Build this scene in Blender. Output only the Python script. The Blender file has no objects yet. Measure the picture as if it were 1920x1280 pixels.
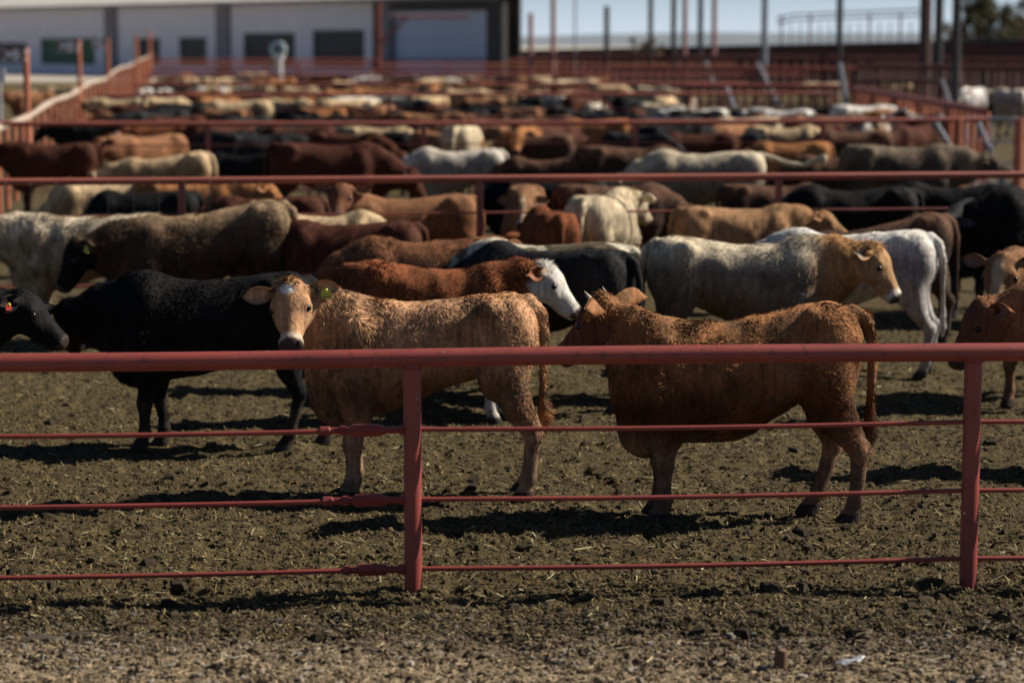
import bpy, math, random
import numpy as np
from mathutils import Vector, Matrix

# ------------------------------------------------------------------ camera
F_PX = 4400.0; PITCH = math.radians(7.19); CAM_H = 2.725
sc = bpy.context.scene
COL = sc.collection
cam_d = bpy.data.cameras.new('camera'); cam = bpy.data.objects.new('camera', cam_d); COL.objects.link(cam)
cam_d.sensor_width = 36.0; cam_d.lens = F_PX/1920*36.0
cam.location = (0, 0, CAM_H); cam.rotation_euler = (math.pi/2 - PITCH, 0, 0)
cam_d.clip_start = 0.5; cam_d.clip_end = 20000
cam_d.dof.use_dof = True; cam_d.dof.focus_distance = 13.3; cam_d.dof.aperture_fstop = 1.6
cam_d.dof.aperture_blades = 8
sc.camera = cam
# ------------------------------------------------------------------ sky and sun
SUN_DIR = Vector((1.25, 0.30, 1.02)).normalized()          # towards the sun
sun_el = math.asin(SUN_DIR.z); sun_az = math.atan2(SUN_DIR.x, SUN_DIR.y)
w = bpy.data.worlds.new('World'); sc.world = w; w.use_nodes = True
nt = w.node_tree; bg = nt.nodes['Background']
sky = nt.nodes.new('ShaderNodeTexSky'); sky.sky_type = 'NISHITA'; sky.sun_disc = False
sky.sun_elevation = sun_el; sky.sun_rotation = sun_az
sky.air_density = 0.45; sky.dust_density = 0.15; sky.ozone_density = 1.5
tc = nt.nodes.new('ShaderNodeTexCoord'); sxyz = nt.nodes.new('ShaderNodeSeparateXYZ'); nt.links.new(tc.outputs['Generated'], sxyz.inputs[0])
mr = nt.nodes.new('ShaderNodeMapRange'); nt.links.new(sxyz.outputs[2], mr.inputs[0]); mr.inputs[1].default_value = 0.0; mr.inputs[2].default_value = 0.035
mr.inputs[3].default_value = 0.85; mr.inputs[4].default_value = 0.0
mxs = nt.nodes.new('ShaderNodeMix'); mxs.data_type = 'RGBA'; nt.links.new(mr.outputs[0], mxs.inputs[0]); nt.links.new(sky.outputs[0], mxs.inputs[6])
mxs.inputs[7].default_value = (9.2, 10.6, 12.3, 1)            # bright haze low over the horizon
nt.links.new(mxs.outputs[2], bg.inputs[0]); bg.inputs[1].default_value = 0.05
sl = bpy.data.lights.new('sun', 'SUN'); sl.energy = 5.0; sl.angle = math.radians(0.5); sl.color = (1.0, 0.92, 0.80)
so = bpy.data.objects.new('sun', sl); COL.objects.link(so)
so.rotation_euler = SUN_DIR.to_track_quat('Z', 'Y').to_euler()
sc.view_settings.view_transform = 'Standard'; sc.view_settings.look = 'None'
sc.view_settings.gamma = 1.0; sc.view_settings.exposure = 0.58
sc.render.engine = 'CYCLES'
sc.cycles.max_bounces = 5; sc.cycles.diffuse_bounces = 2; sc.cycles.glossy_bounces = 2

# ------------------------------------------------------------------ helpers
TH = math.radians(7.27)                                    # the pens are turned this much from the view
UX = Vector((math.cos(TH), math.sin(TH), 0)); UY = Vector((-math.sin(TH), math.cos(TH), 0))
def P(px, py, z=0.0):
    """point at height z seen at photo pixel (px, py)"""
    a = PITCH + math.atan((py-640)/F_PX)
    D = (CAM_H - z)/math.tan(a)
    dep = D*math.cos(PITCH) + (CAM_H - z)*math.sin(PITCH)
    return Vector(((px-960)/F_PX*dep, D, z))
def PD(px, D, z=0.0):
    dep = D*math.cos(PITCH) + (CAM_H - z)*math.sin(PITCH)
    return Vector(((px-960)/F_PX*dep, D, z))
def ZD(py, D):
    return CAM_H - D*math.tan(PITCH + math.atan((py-640)/F_PX))
rng = np.random.default_rng(7); random.seed(7)

def mesh_np(name, V, F, mat=None, smooth=True, attrs=None, normals=None):
    """F: list of face index arrays ((n,3) and/or (n,4))"""
    me = bpy.data.meshes.new(name)
    V = np.asarray(V, np.float32)
    if not isinstance(F, list): F = [F]
    F = [np.asarray(f, np.int32) for f in F if len(f)]
    nl = sum(f.size for f in F); nf = sum(len(f) for f in F)
    me.vertices.add(len(V)); me.vertices.foreach_set('co', V.ravel())
    me.loops.add(nl); me.loops.foreach_set('vertex_index', np.concatenate([f.ravel() for f in F]))
    me.polygons.add(nf)
    tot = np.concatenate([np.full(len(f), f.shape[1], np.int32) for f in F])
    st = np.concatenate([[0], np.cumsum(tot)[:-1]]).astype(np.int32)
    me.polygons.foreach_set('loop_start', st); me.polygons.foreach_set('loop_total', tot)
    me.update(calc_edges=True)
    me.polygons.foreach_set('use_smooth', np.full(nf, bool(smooth)))
    for k, v in (attrs or {}).items():
        at = me.attributes.new(k, 'FLOAT_COLOR', 'POINT'); at.data.foreach_set('color', np.asarray(v, np.float32).ravel())
    if mat: me.materials.append(mat)
    if normals is not None: me.normals_split_custom_set_from_vertices(normals.tolist())
    return me
def link(name, me, parent=None, loc=None):
    o = bpy.data.objects.new(name, me); COL.objects.link(o)
    if parent: o.parent = parent
    if loc is not None: o.location = loc
    return o
def tag(o, label=None, cat=None, group=None, kind=None):
    if label: o['label'] = label
    if cat: o['category'] = cat
    if group: o['group'] = group
    if kind: o['kind'] = kind
    return o
def empty(name, loc, label, cat, group=None, rz=0):
    o = bpy.data.objects.new(name, None); COL.objects.link(o); o.location = loc; o.rotation_euler = (0, 0, rz)
    o.empty_display_size = 0.2
    return tag(o, label, cat, group)
class MB:
    """collects boxes and tubes into one mesh"""
    def __init__(s): s.V = []; s.F4 = []; s.F3 = []; s.n = 0
    def add(s, V, F):
        V = np.asarray(V, float); F = np.asarray(F)
        s.V.append(V); (s.F4 if F.shape[1] == 4 else s.F3).append(F + s.n); s.n += len(V)
    def box(s, c, d, rz=0.0, M=None):
        x, y, z = [q/2 for q in d]
        V = np.array([[i*x, j*y, k*z] for i in (-1, 1) for j in (-1, 1) for k in (-1, 1)])
        if M is not None: V = V @ np.array(M).T
        if rz: V = V @ np.array([[math.cos(rz), math.sin(rz), 0], [-math.sin(rz), math.cos(rz), 0], [0, 0, 1]])
        V = V + np.array(c)
        s.add(V, [[0, 1, 3, 2], [4, 6, 7, 5], [0, 4, 5, 1], [2, 3, 7, 6], [0, 2, 6, 4], [1, 5, 7, 3]])
    def tube(s, pts, r, n=12, cap=True):
        pts = [Vector(p) for p in pts]; rs = r if hasattr(r, '__len__') else [r]*len(pts)
        V = []; ref = None
        for i, p in enumerate(pts):
            d = (pts[min(i+1, len(pts)-1)] - pts[max(i-1, 0)]).normalized()
            if ref is None: ref = Vector((0, 0, 1)) if abs(d.z) < .9 else Vector((1, 0, 0))
            a = d.cross(ref).normalized(); b = a.cross(d).normalized()
            for k in range(n):
                t = 2*math.pi*k/n; V.append(p + a*math.cos(t)*rs[i] + b*math.sin(t)*rs[i])
        F = []
        for i in range(len(pts)-1):
            for k in range(n):
                k2 = (k+1) % n; F.append([i*n+k, i*n+k2, (i+1)*n+k2, (i+1)*n+k])
        s.add([tuple(v) for v in V], F)
        if cap:
            for i, p in ((0, pts[0]), (len(pts)-1, pts[-1])):
                Vc = [tuple(v) for v in V[i*n:(i+1)*n]] + [tuple(p)]
                s.add(Vc, [[k, (k+1) % n, n] if i else [(k+1) % n, k, n] for k in range(n)])
    def build(s, name, mat, parent=None, smooth=False, loc=None):
        F = []
        if s.F4: F.append(np.concatenate(s.F4))
        if s.F3: F.append(np.concatenate(s.F3))
        me = mesh_np(name, np.concatenate(s.V), F, mat, smooth)
        if smooth:
            try: me.set_sharp_from_angle(angle=math.radians(40))
            except Exception: pass
        return link(name, me, parent, loc)

# ------------------------------------------------------------------ materials
def newmat(name, rough=0.8, spec=0.3):
    m = bpy.data.materials.new(name); m.use_nodes = True
    b = m.node_tree.nodes['Principled BSDF']; b.inputs['Roughness'].default_value = rough
    b.inputs['Specular IOR Level'].default_value = spec
    return m, m.node_tree, b
def nd(nt, t, **kw):
    n = nt.nodes.new(t)
    for k, v in kw.items():
        if k in n.inputs: n.inputs[k].default_value = v
        else: setattr(n, k, v)
    return n
def rgba(c): return (c[0], c[1], c[2], 1.0)
def mix(nt, fac, a, b, mode='MIX'):
    n = nt.nodes.new('ShaderNodeMix'); n.data_type = 'RGBA'; n.blend_type = mode
    for i, v in ((0, fac), (6, a), (7, b)):
        if isinstance(v, bpy.types.NodeSocket): nt.links.new(v, n.inputs[i])
        elif i == 0: n.inputs[0].default_value = v
        else: n.inputs[i].default_value = rgba(v)
    return n.outputs[2]
def noise(nt, vec, scale, detail=4, rough=.6, out=0, dist=0.0):
    n = nd(nt, 'ShaderNodeTexNoise', Scale=scale, Detail=detail, Roughness=rough, Distortion=dist)
    nt.links.new(vec, n.inputs['Vector']); return n.outputs[out]
def ramp(nt, v, stops):
    n = nt.nodes.new('ShaderNodeValToRGB'); el = n.color_ramp.elements
    while len(el) < len(stops): el.new(0.5)
    for e, (p, c) in zip(el, stops):
        e.position = p; e.color = rgba(c) if hasattr(c, '__len__') else (c, c, c, 1)
    nt.links.new(v, n.inputs[0]); return n.outputs[0]
def bump(nt, b, h, strength, dist):
    n = nd(nt, 'ShaderNodeBump', Strength=strength, Distance=dist); nt.links.new(h, n.inputs['Height'])
    nt.links.new(n.outputs[0], b.inputs['Normal'])
def coords(nt, which='Object'): return nt.nodes.new('ShaderNodeTexCoord').outputs[which]

def paint_mat(name, c1, c2, rust=(.10, .045, .03), amt=.5, scale=3.0, rough=.45, chips=True, lo=.62):
    m, nt, b = newmat(name, rough, .4); co = coords(nt)
    n1 = noise(nt, co, scale, 5); c = mix(nt, ramp(nt, n1, [(.3, 0), (.7, 1)]), c1, c2)
    n2 = noise(nt, co, scale*6, 6, .7); c = mix(nt, ramp(nt, n2, [(lo, 0), (lo+.10, amt)]), c, rust)
    if chips:
        n3 = noise(nt, co, 26, 3, .6); n4 = noise(nt, co, 5, 2, .5)
        f = nd(nt, 'ShaderNodeMath', operation='MULTIPLY'); nt.links.new(ramp(nt, n3, [(.70, 0), (.73, .8)]), f.inputs[0])
        nt.links.new(ramp(nt, n4, [(.48, 0), (.56, 1)]), f.inputs[1])
        c = mix(nt, f.outputs[0], c, (.62, .55, .52))
    nt.links.new(c, b.inputs['Base Color']); bump(nt, b, n2, .15, .004)
    return m
M = {}
M['red'] = paint_mat('red_pipe_paint', (.29, .062, .050), (.21, .045, .038), (.085, .035, .022), amt=.75, lo=.565)
M['rod'] = paint_mat('red_rod_paint', (.27, .05, .038), (.20, .04, .032), amt=.4, chips=False)
M['farred'] = paint_mat('weathered_red_paint', (.36, .10, .07), (.24, .07, .05), (.13, .06, .04), .6, 1.5, .6, chips=False)
M['orange'] = paint_mat('sun_faded_red_paint', (.50, .17, .09), (.38, .12, .065), (.2, .08, .05), .5, 1.5, .6, chips=False)
M['rustwall'] = paint_mat('rusty_sheet', (.13, .05, .035), (.08, .035, .028), (.20, .07, .04), .6, .6, .8, chips=False)
M['belt'] = paint_mat('pale_weathered_wood', (.46, .37, .29), (.34, .26, .20), (.2, .13, .10), .5, 3, .8, chips=False)
M['corral'] = paint_mat('dark_corral_paint', (.17, .055, .04), (.09, .035, .028), (.05, .025, .02), .6, 1.0, .7, chips=False)
M['grey'] = paint_mat('grey_galvanised', (.30, .31, .35), (.20, .21, .24), (.16, .11, .09), .4, 2, .5, chips=False)
M['dark'] = paint_mat('dark_steel', (.05, .045, .045), (.03, .028, .03), (.10, .05, .03), .4, 1, .6, chips=False)
M['brownsteel'] = paint_mat('brown_steel', (.11, .06, .05), (.07, .04, .035), (.16, .06, .04), .4, 1, .7, chips=False)
M['pinkpost'] = paint_mat('faded_pink_post_paint', (.40, .20, .18), (.3, .15, .14), (.2, .1, .08), .4, 1, .7, chips=False)
M['wall'] = paint_mat('pale_lilac_plaster', (.88, .84, .85), (.78, .75, .77), (.66, .62, .62), .4, .5, .85, chips=False)
M['pillar'] = paint_mat('grey_pillar_plaster', (.28, .26, .27), (.23, .21, .22), (.2, .18, .18), .4, .5, .85, chips=False)
M['blue'] = paint_mat('blue_grey_sheet', (.55, .62, .76), (.50, .57, .70), (.45, .50, .58), .3, .3, .6, chips=False)
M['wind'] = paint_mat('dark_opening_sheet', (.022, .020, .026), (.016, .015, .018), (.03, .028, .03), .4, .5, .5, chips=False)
M['greenb'] = paint_mat('green_sheet', (.04, .13, .06), (.035, .10, .05), (.05, .09, .05), .4, .5, .6, chips=False)
M['white'] = paint_mat('sign_white', (.86, .84, .84), (.76, .74, .74), (.5, .42, .4), .4, 2, .6, chips=False)
M['signred'] = paint_mat('sign_lettering', (.16, .045, .03), (.12, .035, .025), (.2, .08, .05), .3, 2, .6, chips=False)
M['roof'] = paint_mat('pale_roof_sheet', (.62, .60, .55), (.52, .50, .46), (.4, .36, .32), .4, .7, .6, chips=False)
M['wire'] = newmat('wire', .5, .5)[0]; M['wire'].node_tree.nodes['Principled BSDF'].inputs['Base Color'].default_value = (.25, .22, .2, 1)

def ground_mat():
    m, nt, b = newmat('pen_dirt', .95, .15); co = coords(nt)
    g = nt.nodes.new('ShaderNodeNewGeometry'); pos = g.outputs['Position']
    n1 = noise(nt, pos, .7, 5); n2 = noise(nt, pos, 9, 6, .7); n3 = noise(nt, pos, 60, 5, .7); n4 = noise(nt, pos, 22, 4, .6)
    c = ramp(nt, n2, [(.30, (.030, .021, .010)), (.5, (.112, .084, .037)), (.72, (.19, .145, .066))])
    c = mix(nt, ramp(nt, n1, [(.35, 0), (.65, .5)]), c, (.085, .062, .033))
    c = mix(nt, ramp(nt, n3, [(.55, 0), (.68, .7)]), c, (.22, .175, .09))
    c = mix(nt, ramp(nt, n4, [(.36, .85), (.45, 0)]), c, (.016, .012, .008))
    # bare trodden band outside the fence and the dusty edge nearest to the lane
    sx = nd(nt, 'ShaderNodeSeparateXYZ'); nt.links.new(pos, sx.inputs[0])
    def band(y0, y1, amp):
        a = nd(nt, 'ShaderNodeMath', operation='MULTIPLY_ADD'); nt.links.new(noise(nt, pos, 1.6, 5, .7), a.inputs[0]); a.inputs[1].default_value = amp
        nt.links.new(sx.outputs[1], a.inputs[2])
        r = nd(nt, 'ShaderNodeMapRange'); nt.links.new(a.outputs[0], r.inputs[0])
        r.inputs[1].default_value = y0 + amp*.5; r.inputs[2].default_value = y1 + amp*.5
        r.inputs[3].default_value = 1; r.inputs[4].default_value = 0; return r.outputs[0]
    brown = ramp(nt, n2, [(.3, (.026, .018, .012)), (.5, (.085, .062, .040)), (.72, (.17, .13, .088))])
    c = mix(nt, band(10.9, 11.5, .5), c, brown)
    dusty = ramp(nt, n3, [(.3, (.18, .135, .09)), (.5, (.32, .245, .165)), (.7, (.46, .365, .25))])
    c = mix(nt, band(10.1, 10.6, .6), c, dusty)
    # pale ground added before the barn to bounce light onto its wall
    yr = nd(nt, 'ShaderNodeMapRange'); nt.links.new(sx.outputs[1], yr.inputs[0]); yr.inputs[1].default_value = 170; yr.inputs[2].default_value = 185
    c = mix(nt, yr.outputs[0], c, (.48, .43, .37))
    nt.links.new(c, b.inputs['Base Color'])
    h = mix(nt, .5, n2, n3); bump(nt, b, h, 1.0, .07)
    return m
M['ground'] = ground_mat()
def attr_mat(name, rough=.9):
    """colour taken from the per-vertex 'col' attribute (each straw or clod has its own real colour)"""
    m, nt, b = newmat(name, rough, .2); a = nd(nt, 'ShaderNodeAttribute', attribute_name='col')
    nt.links.new(a.outputs[0], b.inputs['Base Color']); return m
M['litter'] = attr_mat('litter')

# ------------------------------------------------------------------ ground
def snoise(p, f, seed, oct=3):
    r = np.random.default_rng(seed); out = np.zeros(len(p))
    for o in range(oct):
        for k in range(5):
            d = r.normal(size=p.shape[1]); d *= f*(2**o)/np.linalg.norm(d)
            out += np.sin(p@d + r.uniform(0, 6.28))*(.5**o)/3
    return out
_tab = np.random.default_rng(3).random((256, 256))
def vnoise(x, y):
    xi = np.floor(x).astype(int); yi = np.floor(y).astype(int); fx = x-xi; fy = y-yi
    fx = fx*fx*(3-2*fx); fy = fy*fy*(3-2*fy)
    g = lambda a, b: _tab[a & 255, b & 255]
    return (g(xi, yi)*(1-fx)+g(xi+1, yi)*fx)*(1-fy)+(g(xi, yi+1)*(1-fx)+g(xi+1, yi+1)*fx)*fy
def gheight(x, y):
    near = np.clip((60-y)/40, 0, 1)
    h = (vnoise(x*1.1, y*1.1)-.5)*.05 + (vnoise(x*3.3+9, y*3.3)-.5)*.045
    n2 = np.clip((24-y)/8, 0, 1); n3 = np.clip((15.5-y)/2, 0, 1)
    h += (np.maximum(vnoise(x*11, y*11), .35)-.6)*.036*n2 + ((vnoise(x*27, y*27)-.5)*.018 + (vnoise(x*70, y*70)-.5)*.009)*n3
    pk = vnoise(x*6.5+31, y*6.5+7); h -= np.clip((.24-pk)/.10, 0, 1)*.030*n2      # hoof pocks
    return h*near
def grid_obj(name, xs, ys, zoff=0.0):
    X, Y = np.meshgrid(xs, ys); Z = gheight(X.ravel(), Y.ravel()) + zoff
    V = np.c_[X.ravel(), Y.ravel(), Z]; nx = len(xs); ny = len(ys)
    i = np.arange(nx-1)[None, :] + np.arange(ny-1)[:, None]*nx; i = i.ravel()
    return mesh_np(name, V, np.c_[i, i+1, i+nx+1, i+nx], M['ground'])
xs = np.concatenate([[-9000, -2000, -400, -120, -60, -30, -15, -8], np.arange(-5, 5, .019), [5, 8, 15, 30, 60, 120, 400, 2000, 9000]])
ys = np.concatenate([[-300, -50, 0, 5, 8, 9], np.arange(9.4, 15, .019), np.arange(15, 26, .05), np.arange(26, 60, 1), [70, 100, 160, 300, 800, 3000, 9000]])
tag(link('ground', grid_obj('ground', xs, ys)), kind='structure')

def litter(name, n, dfun, kinds, seed, label, edge=0):
    r = np.random.default_rng(seed)
    D = dfun(r, n); X = (r.random(n)-.5)*2*(.235*D+.6)
    Z = gheight(X, D); Vs = []; Fs = []; Cs = []; base = 0
    size = np.minimum(r.lognormal(0, .4, n), 2.0)
    pk = np.array([k[0] for k in kinds]); which = r.choice(len(kinds), n, p=pk/pk.sum())
    for ki, (pr, typ, ln, wd, c0, c1, up) in enumerate(kinds):
        s = np.where(which == ki)[0]; m = len(s)
        if not m: continue
        o = np.c_[X[s], D[s], Z[s]]; sc_ = size[s][:, None]
        t = r.random(m)[:, None]; shade_ = np.interp(D[s], [10.1, 10.9], [1, edge])[:, None] if edge else 1.0; col = np.array(c0)*(1-t)+np.array(c1)*t; col = col*r.uniform(.75, 1.2, (m, 1))*shade_
        if typ == 'straw':
            th = r.uniform(0, np.pi, m); dirv = np.c_[np.cos(th), np.sin(th), r.normal(0, up, m)]
            sd = np.c_[-np.sin(th), np.cos(th), r.normal(0, .6, m)]
            a = dirv*ln*sc_/2*r.uniform(.6, 1.4, (m, 1)); bb = sd*wd/2*np.sqrt(sc_)
            lift = np.array([0, 0, .006])
            v = np.stack([o-a-bb, o+a-bb, o+a+bb, o-a+bb], 1) + lift
            v[:, :, 2] = np.maximum(v[:, :, 2], o[:, None, 2]-.002)
            f = np.arange(m*4).reshape(m, 4); Vs.append(v.reshape(-1, 3)); Fs.append(('q', f+base)); nv = 4
        else:
            # irregular rounded lump: foot ring, shoulder ring, crown
            v = np.zeros((m, 11, 3)); ang = np.arange(5)*2*np.pi/5+r.uniform(0, 6, m)[:, None]
            for k in range(5):
                rr = ln*sc_[:, 0]*r.uniform(.4, .65, m); cx, sy = np.cos(ang[:, k]+r.normal(0, .2, m)), np.sin(ang[:, k]+r.normal(0, .2, m))
                v[:, k, 0] = cx*rr; v[:, k, 1] = sy*rr; v[:, k, 2] = -.004
                q = r.uniform(.55, .95, m); v[:, k+5, 0] = cx*rr*q; v[:, k+5, 1] = sy*rr*q; v[:, k+5, 2] = wd*sc_[:, 0]*r.uniform(.45, .95, m)
            v[:, 10] = r.normal(0, .08, (m, 3))*ln*sc_; v[:, 10, 2] = wd*sc_[:, 0]*r.uniform(.8, 1.15, m)
            v += o[:, None, :]
            b5 = np.arange(m)*11; tr = []
            for k in range(5):
                k2 = (k+1) % 5; tr += [np.c_[b5+k, b5+k2, b5+k2+5], np.c_[b5+k, b5+k2+5, b5+k+5], np.c_[b5+k+5, b5+k2+5, b5+10]]
            f = np.concatenate(tr); Vs.append(v.reshape(-1, 3)); Fs.append(('t', f+base)); nv = 11
        Cs.append(np.repeat(np.c_[col, np.ones(m)], nv, 0)); base += m*nv
    me = mesh_np(name, np.concatenate(Vs), [np.concatenate([f for q, f in Fs if q == k]) for k in ('q', 't') if any(q == k for q, f in Fs)],
                 M['litter'], False, {'col': np.clip(np.concatenate(Cs), 0, 1)})
    return tag(link(name, me), label, 'litter', kind='stuff')
litter('dry_manure_crumbs', 130000, lambda r, n: 10.7 + 13*r.random(n)**1.7,
       [(.30, 'lump', .019, .008, (.026, .018, .010), (.125, .092, .042), 0), (.003, 'lump', .055, .020, (.020, .014, .009), (.05, .037, .02), 0), (.66, 'straw', .023, .0036, (.05, .038, .018), (.26, .195, .09), .55),
        (.025, 'straw', .045, .005, (.26, .23, .12), (.42, .37, .22), .3)], 11, 'crumbled dry manure and chaff covering the pen floor')
litter('trodden_straw', 38000, lambda r, n: 9.6 + 1.5*r.random(n)**1.05,
       [(.36, 'lump', .019, .008, (.04, .028, .018), (.24, .175, .105), 0), (.40, 'straw', .040, .0032, (.22, .165, .095), (.50, .39, .24), .15),
        (.16, 'straw', .022, .006, (.14, .10, .06), (.34, .26, .165), .3), (.04, 'lump', .024, .008, (.22, .19, .15), (.34, .30, .25), 0)], 12, 'trodden straw chips and dusty crumbs along the lane edge', .36)

# ------------------------------------------------------------------ cattle: body field
def cr(xs, xk, yk):
    """smooth interpolation through knots"""
    xk = np.array(xk, float); yk = np.array(yk, float)
    m = np.gradient(yk, xk); i = np.clip(np.searchsorted(xk, xs)-1, 0, len(xk)-2)
    h = xk[i+1]-xk[i]; t = np.clip((xs-xk[i])/h, 0, 1)
    return (2*t**3-3*t**2+1)*yk[i]+(t**3-2*t**2+t)*h*m[i]+(-2*t**3+3*t**2)*yk[i+1]+(t**3-t**2)*h*m[i+1]
TK = np.array([  # x, top, bottom, half width
 (-.71, .99, .86, .05), (-.685, 1.09, .80, .13), (-.63, 1.165, .72, .19), (-.53, 1.20, .70, .215), (-.40, 1.205, .71, .222), (-.22, 1.185, .65, .232),
 (0, 1.165, .565, .245), (.2, 1.165, .51, .238), (.38, 1.175, .475, .210), (.52, 1.16, .47, .17), (.62, 1.12, .52, .145), (.70, 1.03, .62, .09), (.73, .93, .72, .045)])
def smin(a, b, k):
    h = np.maximum(k-np.abs(a-b), 0)/k
    return np.minimum(a, b)-h*h*k*.25
def V3(*a): return np.array(a, float)
POSES = {  # poll position, head direction
 'fwd': ((1.00, 0, 1.13), (.78, 0, -.62)), 'up': ((.95, 0, 1.30), (.86, 0, -.5)), 'low': ((1.04, 0, .84), (.55, 0, -.83)),
 'graze': ((1.00, 0, .50), (.25, 0, -.97)), 'turnL': ((.86, .22, 1.20), (.15, .8, -.58)), 'turnR': ((.86, -.22, 1.20), (.15, -.8, -.58)),
 'backL': ((.80, .34, 1.10), (-.5, .65, -.55)), 'level': ((1.05, 0, 1.06), (.93, 0, -.38)),
}
def cow_prims(pose, o):
    """list of (function, bbox, k)"""
    poll, hd = POSES[pose] if isinstance(pose, str) else pose
    poll = V3(*poll); Fh = V3(*hd); Fh /= np.linalg.norm(Fh)
    up = V3(*o.get('hup', (0, 0, 1))); Sh = np.cross(up, Fh); Sh /= np.linalg.norm(Sh); Uh = np.cross(Fh, Sh)   # S = animal's left
    hl_, hw_ = o.get('hlen', .93), o.get('hwid', 1.06)
    H = lambda a, b, c: poll + Fh*a*hl_ + Sh*b*hw_ + Uh*c
    dz = lambda x: o.get('slope', 0)*np.clip((x+.5)/1.1, 0, 1)
    prim = []
    def cone(a, b, r1, r2, k=.05, sq=(1, 1, 1), up_=None):
        a = V3(*a); b = V3(*b); ba = b-a; L2 = ba@ba; S = np.array(sq)
        def f(p):
            q = p-a; t = np.clip((q@ba)/L2, 0, 1); d = (q-t[..., None]*ba)/S
            return np.sqrt((d*d).sum(-1)) - (r1+(r2-r1)*t)
        mr = max(r1, r2)*max(sq)+.07
        prim.append((f, np.minimum(a, b)-mr, np.maximum(a, b)+mr, k))
    def ell(c, R, k=.05, fr=None, sub=False):
        c = V3(*c); R = V3(*R); A = np.eye(3) if fr is None else np.array(fr)
        def f(p):
            q = (p-c)@A.T/R; n = np.sqrt((q*q).sum(-1)); g = np.sqrt(((q/R)**2).sum(-1))+1e-9
            return n*(n-1)/g
        mr = R.max()+.07; prim.append((f, c-mr, c+mr, -k if sub else k))
    HF = [Fh, Sh, Uh]
    bel = o.get('belly', 0)
    wd = o.get('wide', 1.0)
    def torso(p):
        x = p[..., 0]; xc = np.clip(x, -.71, .73)
        top = cr(xc, TK[:, 0], TK[:, 1])-dz(xc); bot = cr(xc, TK[:, 0], TK[:, 2])-bel*np.exp(-((xc+.06)/.27)**2)+o.get('lean', 0)*np.exp(-((xc+.1)/.3)**2)-dz(xc)*.5; w = cr(xc, TK[:, 0], TK[:, 3])*wd
        zc = bot+(top-bot)*.50; hh = (top-bot)/2; t = (p[..., 2]-zc)/hh
        ww = w*(1-.22*np.clip(t, 0, 1)**2-.22*np.clip(-t, 0, 1)**2)
        r = (np.abs(p[..., 1]/ww)**2.35+np.abs(t)**2.35)**(1/2.35)
        d = (r-1)*np.minimum(ww, hh)*.9; e = np.abs(x-xc)
        return np.where(e > 0, np.sqrt(e*e+np.maximum(d, 0)**2)+.02, d)
    prim.append((torso, V3(-.86, -.40, .3), V3(.84, .40, 1.35), .01))
    g = o.get('legs', {}); lt = o.get('legthick', 1.0)
    for s in (-1, 1):
        # hindquarter and hind leg
        hx, hy = g.get(('h', s), (0, 0))
        ell((-.52, s*.125, .95), (.165, .105, .25), .07)
        ell((-.46, s*.15, .75), (.12, .07, .16), .06)
        cone((-.52, s*.14, .80), (-.58+hx*.3, s*.15+hy*.3, .56), .115, .070*lt, .06)
        cone((-.57+hx*.3, s*.15+hy*.3, .56), (-.68+hx*.6, s*.15+hy*.5, .40), .075*lt, .047*lt, .05)
        cone((-.68+hx*.6, s*.15+hy*.5, .40), (-.655+hx*.9, s*.15+hy*.9, .14), .043*lt, .036*lt, .03)
        ell((-.705+hx*.6, s*.15+hy*.5, .425), (.03, .022, .045), .03)
        cone((-.655+hx*.9, s*.15+hy*.9, .14), (-.625+hx, s*.15+hy, .055), .040*lt, .040*lt, .03)
        cone((-.62+hx, s*.15+hy, .045), (-.60+hx, s*.15+hy, .0), .044*lt, .056*lt, .02, (1.15, 1, 1))
        # shoulder and front leg
        fx, fy = g.get(('f', s), (0, 0))
        ell((.43, s*.150, .86-dz(.42)), (.13, .078, .25), .06)
        cone((.44, s*.15, .72-dz(.4)*.7), (.41+fx*.3, s*.14+fy*.3, .53), .12, .075*lt, .07)
        cone((.41+fx*.3, s*.14+fy*.3, .53), (.43+fx*.6, s*.13+fy*.6, .34), .068*lt, .050*lt, .05)
        ell((.44+fx*.6, s*.13+fy*.6, .33), (.046*lt, .046*lt, .055), .03)
        cone((.43+fx*.6, s*.13+fy*.6, .33), (.43+fx*.9, s*.13+fy*.9, .13), .044*lt, .036*lt, .03)
        cone((.43+fx*.9, s*.13+fy*.9, .13), (.455+fx, s*.13+fy, .055), .041*lt, .042*lt, .03)
        cone((.46+fx, s*.13+fy, .045), (.475+fx, s*.13+fy, .0), .046*lt, .058*lt, .02, (1.15, 1, 1))
        ell((-.41, s*.180, 1.135), (.065, .042, .055), .05)                       # hook bone
        ell((-.655, s*.085, 1.04), (.045, .04, .045), .04)                         # pin bone
        ell((-.25, s*.285, .97), (.13, .065, .14), .06, sub=True)                 # hollow of the flank
    ell((.54, 0, .60-dz(.5)), (.14, .10, .15), .08)                              # brisket
    if o.get('navel'): ell((-.08, 0, .52-bel-dz(-.1)*.5), (.24, .07, o['navel']), .14)
    # neck
    w0 = V3(.46, 0, 1.04-dz(.46)); w1 = poll - Fh*.02 - Uh*.08
    mid = (w0+w1)/2+V3(.03, 0, .02)
    nk = o.get('neck', 1.0)
    cone(w0, mid, .155*nk, .125*nk, .10, (1, .82, 1)); cone(mid, w1, .125*nk, .088*nk, .08, (1, .9, 1))
    b0 = V3(.52, 0, .80-dz(.5)); b1 = H(.07, 0, -.17); bm = (b0+b1)/2+V3(0, 0, -.02)
    cone(b0, bm, .15*nk, .095*nk, .10, (1, .75, 1)); cone(bm, b1, .095*nk, .062*nk, .08, (1, .8, 1))
    m2 = (mid+bm)/2; cone((w0+b0)/2, m2, .15*nk, .11*nk, .1, (1, .78, 1)); cone(m2, H(0, 0, -.12), .11*nk, .08*nk, .08)
    # head
    ell(H(.07, 0, -.05), (.125, .105, .105), .05, HF)
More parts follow.
